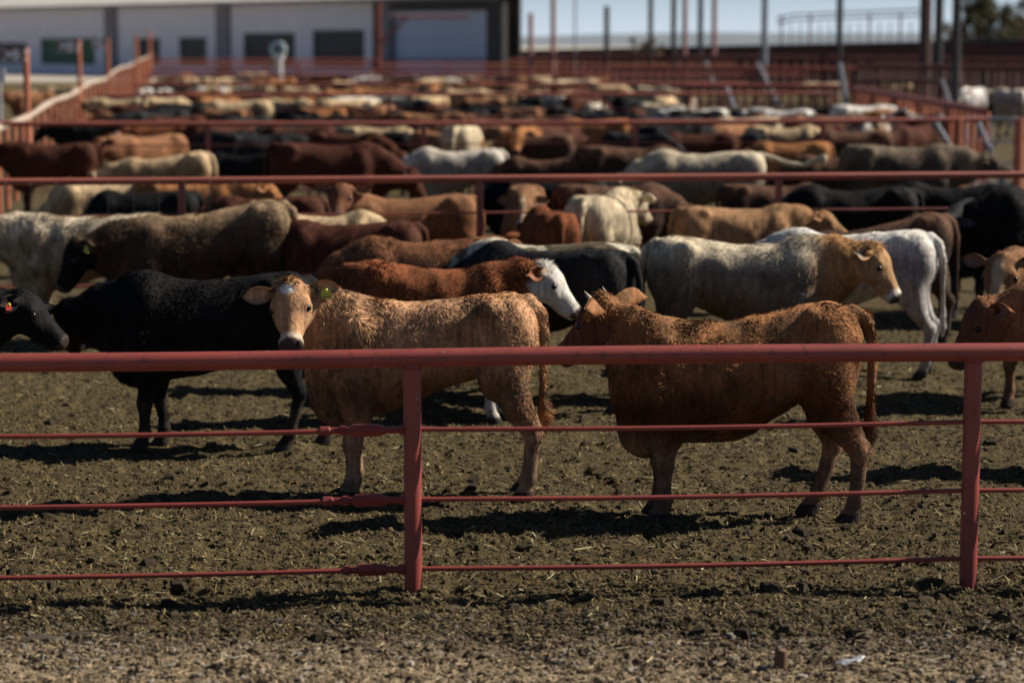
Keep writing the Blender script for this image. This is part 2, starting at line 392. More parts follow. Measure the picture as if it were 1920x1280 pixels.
    ell(H(-.01, 0, .0), (.055, .07, .05), .05, HF)                              # poll
    cone(H(.08, 0, -.05), H(.36, 0, -.075), .092, .056, .04)
    cone(H(.09, .04, -.12), H(.30, .012, -.125), .068, .040, .05); cone(H(.09, -.04, -.12), H(.30, -.012, -.125), .068, .040, .05)
    ell(H(.385, 0, -.085), (.052, .080, .058), .03, HF)
    ell(H(.35, 0, -.132), (.06, .042, .025), .03, HF)                           # lower lip
    for s in (-1, 1):
        ell(H(.105, s*.085, -.012), (.040, .030, .024), .03, HF)                # brow
        ell(H(.135, s*.104, -.042), (.026, .018, .020), .015, HF, True)         # eye socket
        ell(H(.415, s*.036, -.066), (.016, .014, .011), .008, HF, True)         # nostril
        cone(H(.11, s*.078, -.06), H(.20, s*.062, -.085), .04, .03, .04)        # cheek bone
        cone(H(-.005, s*.085, -.035), H(-.02, s*.125, -.035), .034, .026, .03)  # ear root
    # tail
    tl = o.get('tail', ((-.65, 0, 1.155), (-.72, 0, 1.11), (-.755, 0, .98), (-.76, 0, .75), (-.765, 0, .55), (-.765, .01, .42)))
    rr = (.05, .038, .030, .024, .022, .020)
    for i in range(len(tl)-1): cone(tl[i], tl[i+1], rr[i], rr[i+1], .035 if i < 1 else .006)
    cone(tl[-2], tl[-1], .026, .030, .02); cone(tl[-1], V3(*tl[-1])-V3(0, -.01, .08), .030, .016, .02)
    return prim, poll, Fh, Sh, Uh
def surface_nets(g, org, h):
    nx, ny, nz = g.shape; ins = g < 0
    c = np.zeros((nx-1, ny-1, nz-1), np.int8)
    for i in (0, 1):
        for j in (0, 1):
            for k in (0, 1): c += ins[i:nx-1+i, j:ny-1+j, k:nz-1+k]
    act = (c > 0) & (c < 8); idx = -np.ones(act.shape, np.int32); ci = np.argwhere(act); idx[act] = np.arange(len(ci))
    cor = [(i, j, k) for i in (0, 1) for j in (0, 1) for k in (0, 1)]
    vals = {q: g[ci[:, 0]+q[0], ci[:, 1]+q[1], ci[:, 2]+q[2]] for q in cor}
    acc = np.zeros((len(ci), 3)); cnt = np.zeros(len(ci))
    for a in cor:
        for ax in range(3):
            if a[ax]: continue
            b = list(a); b[ax] = 1; b = tuple(b); va, vb = vals[a], vals[b]; x = (va < 0) != (vb < 0)
            t = np.where(x, va/np.where(x, va-vb, 1), 0); pt = np.array(a, float)[None, :].repeat(len(ci), 0); pt[:, ax] = t
            acc[x] += pt[x]; cnt[x] += 1
    V = org+(ci+acc/cnt[:, None])*h; quads = []
    for ax in range(3):
        o1, o2 = [(1, 2), (2, 0), (0, 1)][ax]
        sl = [slice(1, -1)]*3; sl[ax] = slice(0, -1); s2 = [slice(1, -1)]*3; s2[ax] = slice(1, None)
        a = ins[tuple(sl)]; b = ins[tuple(s2)]; e = np.argwhere(a != b)
        base = e.copy(); base[:, o1] += 1; base[:, o2] += 1
        def cell(d1, d2):
            q = base.copy(); q[:, o1] += d1; q[:, o2] += d2; return idx[q[:, 0], q[:, 1], q[:, 2]]
        Q = np.stack([cell(-1, -1), cell(0, -1), cell(0, 0), cell(-1, 0)], 1)
        inside = a[e[:, 0], e[:, 1], e[:, 2]]; Q[~inside] = Q[~inside][:, ::-1]; quads.append(Q)
    Q = np.concatenate(quads); Q = Q[(Q >= 0).all(1)]
    return V, Q
def ear_mesh(H, Fh, Sh, Uh, s, droop=.25, back=.25, size=1.0):
    L = .200*size; e = Sh*s - Uh*droop - Fh*back; e /= np.linalg.norm(e)
    fr = Fh*.55 + Uh*.75; fr -= e*(fr@e); fr /= np.linalg.norm(fr); wv = np.cross(fr, e)
    nu, nv = 12, 9; V = []; inner = []
    root = H(-.015, s*.105, -.03)

    for side in (0, 1):
        for i in range(nu):
            u = i/(nu-1); wd = .055*size*(math.sin(math.pi*min(1, (u*.86+.10)))**.75)*(1 if u < .8 else 1-.5*(u-.8)/.2)
            for j in range(nv):
                v = -1+2*j/(nv-1); cup = .060*size*(1-u*.5)*(v*v)-.034*size*(1-u*.6)
                V.append(root+e*(L*u)+wv*(wd*v)+fr*(cup+(0 if side else -.009))); inner.append(float(side)*(1-abs(v)**4))
    F = []
    for i in range(nu-1):
        for j in range(nv-1):
            a = i*nv+j; q = [a, a+1, a+nv+1, a+nv]; n2 = nu*nv
            F.append(q); F.append([q[3]+n2, q[2]+n2, q[1]+n2, q[0]+n2])
    n2 = nu*nv
    for i in range(nu-1):
        for j in (0, nv-1): a = i*nv+j; F.append([a, a+nv, a+nv+n2, a+n2])
    for j in range(nv-1): a = (nu-1)*nv+j; F.append([a, a+1, a+1+n2, a+n2])
    return np.array(V), np.array(F), np.array(inner), root+e*L*.55, fr, e
def sstep(x, a, b): t = np.clip((x-a)/(b-a), 0, 1); return t*t*(3-2*t)

def cow_mesh(name, pose='fwd', res=.03, fur=0, furlen=1.0, curl=.5, opt=None, seed=1):
    o = opt or {}; prim, poll, Fh, Sh, Uh = cow_prims(pose, o)
    hl_, hw_ = o.get('hlen', .93), o.get('hwid', 1.06)
    H = lambda a, b, c: poll + Fh*a*hl_ + Sh*b*hw_ + Uh*c
    lo = np.min([q[1] for q in prim], 0)-res*2; hi = np.max([q[2] for q in prim], 0)+res*2; lo[2] = -res*2.5
    n = np.ceil((hi-lo)/res).astype(int)+1
    G = np.full(tuple(n), 1.0, np.float32); ax = [lo[i]+np.arange(n[i])*res for i in range(3)]
    for f, a, b, k in prim:
        i0 = np.maximum(np.floor((a-lo)/res).astype(int), 0); i1 = np.minimum(np.ceil((b-lo)/res).astype(int)+1, n)
        sl = tuple(slice(i0[q], i1[q]) for q in range(3))
        p = np.stack(np.meshgrid(*[ax[q][sl[q]] for q in range(3)], indexing='ij'), -1)
        d = f(p)
        if k > 0: G[sl] = smin(G[sl], d, k)
        else: G[sl] = -smin(-G[sl], d, -k)
    G = np.maximum(G, -ax[2][None, None, :]-.004)
    V, Q = surface_nets(G.astype(float), lo, res)
    # smooth once
    for it in range(2):
        acc = np.zeros_like(V); cnt = np.zeros(len(V))
        for a, b in ((0, 1), (1, 2), (2, 3), (3, 0)):
            for s_, t_ in ((a, b), (b, a)):
                for c in range(3): acc[:, c] += np.bincount(Q[:, s_], V[Q[:, t_], c], len(V))
                cnt += np.bincount(Q[:, s_], minlength=len(V))
        V = V*.5+acc/cnt[:, None]*.5
    # unevenness of muscle and coat
    tri = np.concatenate([Q[:, [0, 1, 2]], Q[:, [0, 2, 3]]])
    fn = np.cross(V[tri[:, 1]]-V[tri[:, 0]], V[tri[:, 2]]-V[tri[:, 0]])
    N = np.zeros_like(V)
    for c in range(3):
        for q in range(3): N[:, c] += np.bincount(tri[:, q], fn[:, c], len(V))
    N /= np.linalg.norm(N, axis=1)[:, None]+1e-12
    hl = (V-poll)@np.stack([Fh, Sh, Uh], 1); ishead = sstep(hl[:, 0], -.03, .06)*(np.linalg.norm(V-H(.18, 0, -.07), axis=1) < .34)
    body = 1-ishead
    pv = V*np.array([1.0, 1, .55])
    V = V+N*(body*sstep(V[:, 2], .35, .6)*(snoise(pv, 9, seed, 3)*.007+snoise(pv, 28, seed+5, 2)*.003*furlen))[:, None]
    # ears
    nb = len(V); inner = np.zeros(nb); Fs = [Q]; ears = []
    for s in (-1, 1):
        ev, ef, ei, tp, fr, e = ear_mesh(H, Fh, Sh, Uh, s, o.get('droop', .25), o.get('earback', .25), o.get('ear', 1.0))
        Fs.append(ef+len(V)); V = np.concatenate([V, ev]); inner = np.concatenate([inner, ei]); N = np.concatenate([N, np.tile(fr, (len(ev), 1))])
        ears.append((tp, fr, e))
    hl = (V-poll)@np.stack([Fh, Sh, Uh], 1)
    earv = np.arange(len(V)) >= nb
    hl[:, 0] /= hl_; hl[:, 1] /= hw_
    rad = np.linalg.norm(V-H(.18, 0, -.07), axis=1)
    rad = np.where((np.hypot(hl[:, 1], hl[:, 2]+.08) < .155) & (hl[:, 0] < .5), rad, 9.0)
    head = np.where(rad < .33, sstep(hl[:, 0]+(-.35)*np.minimum(hl[:, 2]+.05, 0), -.04, .05), 0)*(~earv)
    topz = cr(np.clip(V[:, 0], -.71, .73), TK[:, 0], TK[:, 1])
    nose = sstep(hl[:, 0], .375, .40)*(rad < .33)*sstep(hl[:, 2], -.135, -.115)
    muz = sstep(hl[:, 0], .32, .365)*(rad < .33)
    leg = sstep(-V[:, 2], -.62, -.30)*(rad > .28)
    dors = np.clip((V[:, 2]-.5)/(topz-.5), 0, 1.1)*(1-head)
    hoof = sstep(-V[:, 2], -.075, -.062)*(rad > .28)
    tail = ((V[:, 0] < -.74) & (V[:, 2] < .60)).astype(float)*sstep(-V[:, 2], -.62, -.50)
    nose = np.where(earv, 0, nose); muz = np.where(earv, 0, muz)
    poll_m = np.exp(-(np.linalg.norm(V-H(-.02, 0, .0), axis=1)/.09)**2)
    blaze = sstep(-np.abs(hl[:, 1]), -.05, -.025)*head*sstep(hl[:, 2], -.06, -.02)
    neck = sstep(V[:, 0], .35, .75)
    if 'star' in o: blaze = sstep(-np.linalg.norm((V-H(*o['star']))/np.array([.055, .055, .03]), axis=1), -1.2, -.7)
    A = np.c_[head, nose, leg, dors]; B = np.c_[hoof, inner, tail, neck]; C = np.c_[muz, poll_m, blaze, np.full(len(V), .5)]
    if fur:
        r = np.random.default_rng(seed+50)
        ar = np.linalg.norm(fn, axis=1); cen = V[tri].mean(1)
        # only faces that could ever be seen; denser on the upper body
        ok = (hoof[tri[:, 0]] < .3) & (nose[tri[:, 0]] < .3)
        pr = ar*ok*(1+.5*(cen[:, 2] > .6)); pr /= pr.sum()
        ti = r.choice(len(tri), fur, p=pr); u = r.random((fur, 2)); fl = u.sum(1) > 1; u[fl] = 1-u[fl]
        T = tri[ti]; p = V[T[:, 0]]+(V[T[:, 1]]-V[T[:, 0]])*u[:, :1]+(V[T[:, 2]]-V[T[:, 0]])*u[:, 1:]
        nn = N[T[:, 0]]
        hd = head[T[:, 0]]; lg = leg[T[:, 0]]
        flow = np.tile([-.45, 0, -.85], (fur, 1)); flow[:, 0] += .3*snoise(p, 4, seed+1)
        flow = flow*(1-hd)[:, None]+hd[:, None]*(Fh*.9-Uh*.3)
        for c in range(3): flow[:, c] += curl*snoise(p, 26, seed+10+c, 2)+r.normal(0, .18, fur)
        flow -= nn*(flow*nn).sum(1)[:, None]; flow /= np.linalg.norm(flow, axis=1)[:, None]+1e-9
        L = (.030*furlen*r.uniform(.5, 1.3, fur))*(1-.62*hd)*(1-.55*lg)
        pm = poll_m[T[:, 0]]; L *= 1+o.get('tuft', .9)*pm; L *= 1+1.2*tail[T[:, 0]]
        L *= (1+.35*snoise(p, 12, seed+20, 2))*(.8+.3*sstep(p[:, 0], -.1, .5)*(1-hd))
        lift = (.28+.25*curl*snoise(p, 20, seed+30, 2)+.35*pm)[:, None]
        tip = p+L[:, None]*(flow+nn*lift*.8); sd = np.cross(flow, nn)
        sd += nn*r.normal(0, .5, (fur, 1)); wdt = (.0026*r.uniform(.6, 1.4, fur)*(1+.25*furlen))[:, None]
        p0 = p-nn*.004
        fv = np.stack([p0-sd*wdt, p0+sd*wdt, tip], 1).reshape(-1, 3); k = len(V)
        Fs.append(np.arange(fur*3).reshape(-1, 3)+k)
        rep = lambda a: np.repeat(a[T[:, 0]], 3, 0)
        A = np.concatenate([A, rep(A)]); B = np.concatenate([B, rep(B)])
        Cf = rep(C); jit = np.clip(.5+.22*snoise(p, 30, seed+40, 2)+r.normal(0, .16, fur), 0, 1); Cf[:, 3] = np.repeat(jit, 3); C = np.concatenate([C, Cf])
        fnorm = nn*1.0+flow*.25+r.normal(0, .28, (fur, 3)); fnorm /= np.linalg.norm(fnorm, axis=1)[:, None]
        V = np.concatenate([V, fv])
    me = mesh_np(name, V, Fs if not fur else Fs, None, True, {'mA': A, 'mB': B, 'mC': C})
    if fur:
        tn = np.zeros((len(V), 3)); vn = np.zeros(len(V)*3, np.float32); me.vertices.foreach_get('normal', vn); tn[:] = vn.reshape(-1, 3)
        tn[-fur*3:] = np.repeat(fnorm, 3, 0)
        me.normals_split_custom_set_from_vertices(tn.tolist())
    me['seed'] = seed
    info = dict(H=H, F=Fh, S=Sh, U=Uh, ears=ears)
    return me, info

_cm = {}
def coat(name, base, back=None, belly=None, legs=None, face=None, muzzle=None, nose=(.05, .035, .03), blaze=None, poll=None,
         neck=None, tail=None, patch=None, patch_amt=.5, inner=None, dirt=.25):
    if name in _cm: return _cm[name]
    m, nt, b = newmat('coat_'+name, .85, .12); co = coords(nt)
    A = nd(nt, 'ShaderNodeAttribute', attribute_name='mA'); B = nd(nt, 'ShaderNodeAttribute', attribute_name='mB'); C = nd(nt, 'ShaderNodeAttribute', attribute_name='mC')
    def sep(n):
        s = nt.nodes.new('ShaderNodeSeparateColor'); nt.links.new(n.outputs[0], s.inputs[0]); return [s.outputs[0], s.outputs[1], s.outputs[2], n.outputs['Alpha']]
    head, nos, leg, dors = sep(A); hoof, inn, tl, nk = sep(B); muz, pl, bz, jit = sep(C)
    oi = nt.nodes.new('ShaderNodeObjectInfo')
    va = nd(nt, 'ShaderNodeVectorMath', operation='ADD'); nt.links.new(co, va.inputs[0]); nt.links.new(oi.outputs['Random'], va.inputs[1])
    co = va.outputs[0]
    n1 = noise(nt, co, 5, 4, .6); n2 = noise(nt, co, 35, 4, .65)
    b0 = np.array(base)
    c = mix(nt, ramp(nt, n1, [(.3, 0), (.7, 1)]), tuple(b0*.82), tuple(b0*1.12))
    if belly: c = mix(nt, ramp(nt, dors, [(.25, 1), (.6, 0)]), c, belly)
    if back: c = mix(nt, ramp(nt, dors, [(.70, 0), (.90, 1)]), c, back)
    if patch:
        pn = noise(nt, co, 2.6, 2, .5, dist=.6); c = mix(nt, ramp(nt, pn, [(patch_amt-.02, 0), (patch_amt+.02, 1)]), c, patch)
    if neck: c = mix(nt, ramp(nt, nk, [(.2, 0), (.8, 1)]), c, neck)
    if legs: c = mix(nt, ramp(nt, leg, [(.2, 0), (.8, 1)]), c, legs)
    if dirt:
        dn = noise(nt, co, 4.5, 5, .7, dist=.4); df = nd(nt, 'ShaderNodeMath', operation='MULTIPLY'); df.inputs[1].default_value = dirt
        nt.links.new(ramp(nt, dn, [(.50, 0), (.62, 1)]), df.inputs[0]); c = mix(nt, df.outputs[0], c, (.09, .07, .045) if max(base) > .05 else (.05, .045, .04))
        # mud on the feet
        ln = nd(nt, 'ShaderNodeMath', operation='MULTIPLY'); nt.links.new(ramp(nt, leg, [(.80, 0), (1, .7)]), ln.inputs[0]); nt.links.new(ramp(nt, n1, [(.35, 0), (.55, 1)]), ln.inputs[1])
        c = mix(nt, ln.outputs[0], c, (.06, .045, .035))
    if face: c = mix(nt, head, c, face)
    if tail: c = mix(nt, tl, c, tail)
    if blaze: c = mix(nt, bz, c, blaze)
    if poll: c = mix(nt, ramp(nt, pl, [(.35, 0), (.6, 1)]), c, poll)
    if muzzle: c = mix(nt, muz, c, muzzle)
    c = mix(nt, inn, c, inner or tuple(np.minimum(b0*.9+.05, .6)))
    # single hairs a little lighter or darker
    c = mix(nt, 1.0, c, ramp(nt, jit, [(.1, .62), (.5, 1.0), (.9, 1.35)]), 'MULTIPLY')
    c = mix(nt, 1.0, c, ramp(nt, n2, [(.3, .80), (.7, 1.18)]), 'MULTIPLY')
    sm = nd(nt, 'ShaderNodeMapping'); sm.inputs['Scale'].default_value = (1, 1, .16); nt.links.new(co, sm.inputs[0])
    c = mix(nt, 1.0, c, ramp(nt, noise(nt, sm.outputs[0], 24, 4, .6, dist=.8), [(.32, .66), (.5, 1.0), (.68, 1.30)]), 'MULTIPLY')
    c = mix(nt, nos, c, nose); c = mix(nt, hoof, c, (.035, .028, .025))
    nt.links.new(c, b.inputs['Base Color'])
    rr = nd(nt, 'ShaderNodeMapRange'); nt.links.new(nos, rr.inputs[0]); rr.inputs[3].default_value = .85 if max(base) > .03 else .72; rr.inputs[4].default_value = .3
    nt.links.new(rr.outputs[0], b.inputs['Roughness'])
    st = nd(nt, 'ShaderNodeMapping'); st.inputs['Scale'].default_value = (1, 1, .4); nt.links.new(co, st.inputs[0])
    bump(nt, b, noise(nt, st.outputs[0], 60, 4, .65), .45, .015)
    _cm[name] = m; return m
TAN = (.53, .295, .16); RUST = (.20, .065, .027); DRED = (.075, .024, .014); BLK = (.007, .0065, .007); CRM = (.60, .49, .33); WHT = (.70, .66, .60)
GRYC = (.42, .38, .33); BRN = (.22, .13, .075); DBR = (.07, .042, .03); ORG = (.34, .145, .055); DUN = (.30, .20, .12); LTN = (.52, .36, .20)
CO = dict(
 calf_tan=dict(base=TAN, blaze=(.74, .73, .70), legs=(.40, .24, .15), belly=(.24, .125, .07), muzzle=(.62, .50, .38), face=(.47, .26, .14), tail=(.42, .2, .09), nose=(.06, .04, .035), dirt=.65),  # belly tone: shade of the underside painted into the coat
 calf_rust=dict(base=(.30, .138, .060), belly=(.10, .038, .018), legs=(.27, .15, .09), muzzle=(.12, .06, .04), face=(.13, .055, .035), dirt=.5, inner=(.25, .1, .05)),  # dark belly colour is painted shade on the lower side
 black=dict(base=BLK, dirt=.12, inner=(.02, .015, .015)), blackgrey=dict(base=(.016, .016, .018), dirt=.3),
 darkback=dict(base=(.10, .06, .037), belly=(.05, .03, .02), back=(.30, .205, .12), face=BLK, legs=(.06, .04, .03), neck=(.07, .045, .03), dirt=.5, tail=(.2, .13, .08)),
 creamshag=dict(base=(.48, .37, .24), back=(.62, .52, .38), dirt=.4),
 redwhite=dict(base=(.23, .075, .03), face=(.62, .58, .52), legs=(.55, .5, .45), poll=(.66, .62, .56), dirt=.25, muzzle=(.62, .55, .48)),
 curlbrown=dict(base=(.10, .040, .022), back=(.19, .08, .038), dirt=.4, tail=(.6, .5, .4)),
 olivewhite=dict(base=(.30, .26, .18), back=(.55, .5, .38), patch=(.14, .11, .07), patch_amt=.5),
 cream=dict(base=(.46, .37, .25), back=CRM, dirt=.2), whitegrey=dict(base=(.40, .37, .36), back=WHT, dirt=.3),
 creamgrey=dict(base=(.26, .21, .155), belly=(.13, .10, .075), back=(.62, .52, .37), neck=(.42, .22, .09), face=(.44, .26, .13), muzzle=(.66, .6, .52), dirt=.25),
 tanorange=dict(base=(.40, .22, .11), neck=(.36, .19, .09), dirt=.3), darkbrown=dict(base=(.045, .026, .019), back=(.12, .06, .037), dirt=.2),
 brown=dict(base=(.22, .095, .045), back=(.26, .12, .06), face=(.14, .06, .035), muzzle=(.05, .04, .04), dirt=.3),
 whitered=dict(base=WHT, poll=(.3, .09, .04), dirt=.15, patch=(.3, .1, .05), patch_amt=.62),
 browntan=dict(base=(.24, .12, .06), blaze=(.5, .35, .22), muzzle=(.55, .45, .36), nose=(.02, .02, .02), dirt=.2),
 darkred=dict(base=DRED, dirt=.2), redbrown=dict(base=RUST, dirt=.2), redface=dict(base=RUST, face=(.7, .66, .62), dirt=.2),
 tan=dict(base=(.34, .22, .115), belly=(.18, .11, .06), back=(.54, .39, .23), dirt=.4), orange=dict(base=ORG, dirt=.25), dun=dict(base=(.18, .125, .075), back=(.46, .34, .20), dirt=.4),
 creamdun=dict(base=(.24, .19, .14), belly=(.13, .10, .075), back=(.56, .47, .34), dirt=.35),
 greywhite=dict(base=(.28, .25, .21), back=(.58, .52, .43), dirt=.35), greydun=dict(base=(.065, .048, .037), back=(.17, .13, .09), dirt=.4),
 pied=dict(base=BLK, patch=WHT, patch_amt=.52), brownpied=dict(base=(.14, .07, .04), patch=(.6, .55, .48), patch_amt=.58),
)
_mesh = {}
def simple_mat(name, c, rough=.5, spec=.5):
    if name in M: return M[name]
    m, nt, b = newmat(name, rough, spec); co = coords(nt)
    nt.links.new(mix(nt, noise(nt, co, 40, 3), tuple(np.array(c)*.85), tuple(np.minimum(np.array(c)*1.12, 1))), b.inputs['Base Color'])
    M[name] = m; return m
def ico(c, r, nseg=12, nring=8, sq=(1, 1, 1), fr=None):
    V = []; F = []
    for i in range(nring+1):
        t = math.pi*i/nring
        for j in range(nseg):
            a = 2*math.pi*j/nseg; V.append([math.sin(t)*math.cos(a), math.sin(t)*math.sin(a), math.cos(t)])
    for i in range(nring):
        for j in range(nseg):
            F.append([i*nseg+j, (i+1)*nseg+j, (i+1)*nseg+(j+1) % nseg, i*nseg+(j+1) % nseg])
    V = np.array(V)*r*np.array(sq)
    if fr is not None: V = V@np.array(fr)
    return V+np.array(c), np.array(F)
COWS = []
def cow(cat, label, coatname, px, py, head, pose='fwd', s=1.0, lod='far', ref='back', D=None, fur=None, opt=None, group=None,
        eartag=None, horn=False, name=None, eyes=None, tagside=1, zs=1.0, seed=None, furlen=None, curl=None):
    """px,py: pixel of the middle of the back (ref='back') or of a point on the ground (ref='ground')"""
    sd = seed or (len(COWS)*7+3)
    if ref == 'back': loc = P(px, py, 1.19*s*zs) if D is None else PD(px, D, 0)
    else: loc = P(px, py, 0)
    loc.z = -.012 if loc.y < 40 else 0
    res, nf, fl, cu = dict(hero=(.0125, 90000, 1.1, .5), near=(.017, 34000, 1.1, .45), mid=(.022, 9000, 1.2, .4), far=(.034, 0, 1, .4))[lod]
    if fur is not None: nf = fur
    if furlen: fl = furlen
    if curl: cu = curl
    shared = lod in ('mid', 'far') and opt is None and isinstance(pose, str)
    key = (lod, pose, sd % 3) if shared else None
    if key and key in _mesh: me, info = _mesh[key]
    else:
        me, info = cow_mesh(name or 'body', pose, res, nf, fl, cu, opt, (sd % 3)*11+2 if shared else sd)
        if key: _mesh[key] = (me, info)
    m = coat(coatname, **CO[coatname])
    if not me.materials: me.materials.append(m)
    root = empty(name or 'cow', loc, label, cat, group or 'cattle standing in the pens', math.radians(head))
    root.scale = (s, s, s*zs)
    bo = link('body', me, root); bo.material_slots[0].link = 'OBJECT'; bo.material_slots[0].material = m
    H = info['H']
    if eyes is None: eyes = lod in ('hero', 'near', 'mid')
    if eyes:
        for sgn in (-1, 1):
            V, F = ico(H(.135, sgn*.100, -.034), .023, 12, 8)
            link('eye', mesh_np('eye', V, F, simple_mat('eye_black', (.010, .007, .006), .22, .35)), root)
    if eartag:
        tp, fr, e = info['ears'][0 if tagside < 0 else 1]; c = tp+fr*.012-np.array([0, 0, .03])
        wv = np.cross(fr, [0, 0, 1]); wv /= np.linalg.norm(wv)
        out = [(-.022, .03), (.022, .03), (.034, .0), (.034, -.03), (-.034, -.03), (-.034, .0)]
        Vt = []
        for dd in (0, .004):
            for a, bb in out: Vt.append(c+wv*a+np.array([0, 0, bb])+fr*dd)
        Fq = [[6, 7, 8, 9], [9, 10, 11, 6], [3, 2, 1, 0], [0, 5, 4, 3]]+[[i, (i+1) % 6, (i+1) % 6+6, i+6] for i in range(6)]
        t = link('ear_tag', mesh_np('ear_tag', Vt, np.array(Fq), simple_mat('tag_'+eartag, dict(yellow=(.46, .48, .06), pink=(.75, .22, .2), red=(.33, .03, .02))[eartag], .45), False), root)
        V, F = ico(c+fr*.008+np.array([0, 0, .022]), .010, 8, 6); link('tag_button', mesh_np('tag_button', V, F, simple_mat('tag_button', (.7, .7, .1) if eartag != 'pink' else (.7, .75, .1), .5)), t)
    if horn:
        for sgn in (-1, 1):
            mb = MB(); b0 = Vector(H(-.005, sgn*.065, .01)); d1 = Vector(info['S']*sgn*.55+info['U']*.8-info['F']*.1)
            mb.tube([b0, b0+d1*.03, b0+d1*.055+Vector(info['U'])*.012, b0+d1*.07+Vector(info['U'])*.032], [.019, .016, .010, .002], 10)
            mb.build('horn', simple_mat('horn_pale', (.50, .40, .30), .5), root, True)
    COWS.append(root); return root

# ------------------------------------------------------------------ the cattle in front
G1 = 'young cattle just behind the front fence'; G2 = 'cattle of the first pen'; G3 = 'cattle of the middle pens'; G4 = 'cattle far back in the pens'
cow('calf', 'tan calf facing the camera, white patch on brow, right behind front fence', 'calf_tan', 795, 929, 180, ((.80, .20, 1.255), (-.03, .72, -.70)), .98, 'hero', 'ground', zs=1.05, furlen=1.3, curl=.30,
    name='calf', eartag='yellow', tagside=1, group=G1, opt=dict(tail=((-.65, 0, 1.155), (-.715, 0, 1.10), (-.745, .01, .97), (-.735, .03, .75), (-.74, .04, .58), (-.745, .04, .50)),
    hup=(.1, .75, .6), hlen=.86, hwid=1.04, droop=.10, earback=.05, ear=.98, tuft=.8, legthick=1.12, lean=.045, neck=.90, wide=.95, star=(.05, -.01, .07)), seed=21)
cow('calf', 'small-horned rusty brown calf facing away left, right behind front fence', 'calf_rust', 1380, 970, 180, ((.785, -.13, 1.185), (.66, -.42, -.61)), 1.0, 'hero', 'ground', zs=1.05, furlen=1.2,
    name='calf', eartag='yellow', tagside=1, horn=True, group=G1, curl=.8, opt=dict(slope=.10, belly=.095, neck=.84, hlen=1.0, hwid=1.08, earback=.30, droop=.10, ear=1.25, tuft=.3, hup=(-.1, .1, 1), legthick=1.15,
    legs={('h', -1): (.17, 0), ('h', 1): (-.02, 0)}, tail=((-.65, 0, 1.155), (-.73, 0, 1.12), (-.775, 0, .98), (-.775, .01, .76), (-.765, .02, .60), (-.765, .02, .52))), seed=33)
cow('cow', 'black cow facing left behind the tan calf, dusty marks on its back', 'black', 402, 838, 180, ((1.0, -.25, .95), (.1, -.75, -.65)), 1.0, 'near', 'ground', group=G2,
    opt=dict(legs={('f', 1): (.03, 0), ('f', -1): (-.08, 0), ('h', -1): (-.12, 0), ('h', 1): (.13, 0)}, belly=.04), seed=41)
cow('cow', 'black calf head reaching in from the left edge with red ear tags', 'black', -236, 0, 0, 'fwd', 1.0, 'near', D=15.0, eartag='red', tagside=-1, group=G2, fur=16000, opt=dict(), seed=43)
cow('cow', 'dark coated cow with tan back and lowered black head near the left', 'darkback', 384, 378, 187, ((1.06, .05, .86), (.5, .1, -.84)), 1.1, 'near', eartag='yellow', tagside=1, group=G2, opt=dict(slope=.14, belly=.05), seed=47, furlen=1.3)
cow('cow', 'shaggy cream cow cut off by the left edge', 'creamshag', 160, 402, 180, 'fwd', .98, 'near', group=G2, opt=dict(), seed=53, furlen=1.8, curl=.7, fur=40000)
cow('cow', 'curly red cow with white face and brown ear, facing right behind tan calf', 'redwhite', 812, 494, -2, ((.86, -.03, 1.16), (.70, -.12, -.70)), .97, 'near', group=G2, opt=dict(hwid=1.1, tuft=.1), seed=59, curl=1.0, furlen=1.2)
cow('cow', 'curly dark brown cow whose back shows just above the red white-faced cow', 'curlbrown', 812, 446, 184, 'low', 1.0, 'near', group=G2, opt=dict(), seed=61, curl=1.0, fur=22000)
cow('cow', 'black cow seen from behind between the red cow and cream-grey cow', 'blackgrey', 1035, 463, 146, 'low', 1.02, 'near', group=G2, fur=12000, opt=dict(), seed=67)
cow('cow', 'olive and white patched back behind the black rump at centre', 'olivewhite', 1030, 452, 165, 'low', 1.0, 'mid', group=G2, opt=dict(), seed=68)
cow('cow', 'cream cow seen from behind with both ears showing, head to the right', 'cream', 1130, 362, 72, ((.98, -.05, 1.12), (.8, -.2, -.5)), 1.04, 'mid', group=G2, fur=20000, opt=dict(), seed=71)
cow('cow', 'long cream-grey cow with tan neck and pale face looking right', 'creamgrey', 1392, 447, -5, ((.99, -.02, 1.12), (.55, -.15, -.80)), 1.04, 'near', group=G2, opt=dict(belly=.03), seed=73)
cow('cow', 'white cow with rump to the right behind the cream-grey cow', 'whitegrey', 1598, 432, 163, 'low', 1.0, 'near', group=G2, fur=16000, opt=dict(), seed=79)
cow('cow', 'tan-orange cow facing right behind the cream-grey cow', 'tanorange', 1382, 385, 8, ((.98, 0, 1.10), (.8, -.2, -.5)), .92, 'mid', group=G2, opt=dict(), seed=83)
cow('cow', 'dark chocolate brown cow bending down behind the white cow', 'darkbrown', 1640, 400, 180, 'low', 1.0, 'mid', group=G2, opt=dict(slope=.2), seed=89)
cow('cow', 'white cow with reddish poll behind the dark chocolate brown cow', 'whitered', 1608, 370, 20, 'level', .88, 'mid', group=G2)
cow('cow', 'large black cow cut off by the right edge, above the tan face', 'black', 1985, 352, 184, 'low', 1.12, 'mid', group=G2, fur=14000, opt=dict(), seed=97)
cow('cow', 'black cow facing the camera near right edge with white spots on head', 'blackgrey', 1850, 372, 236, 'level', 1.0, 'mid', group=G2, eartag='pink', tagside=-1)
cow('cow', 'brown cow with tan face and black muzzle looking left at right edge', 'browntan', 1962, 0, 236, ((.98, .0, 1.16), (.62, .12, -.78)), 1.0, 'near', D=18.0, group=G2, opt=dict(hwid=1.15), fur=14000, seed=101)
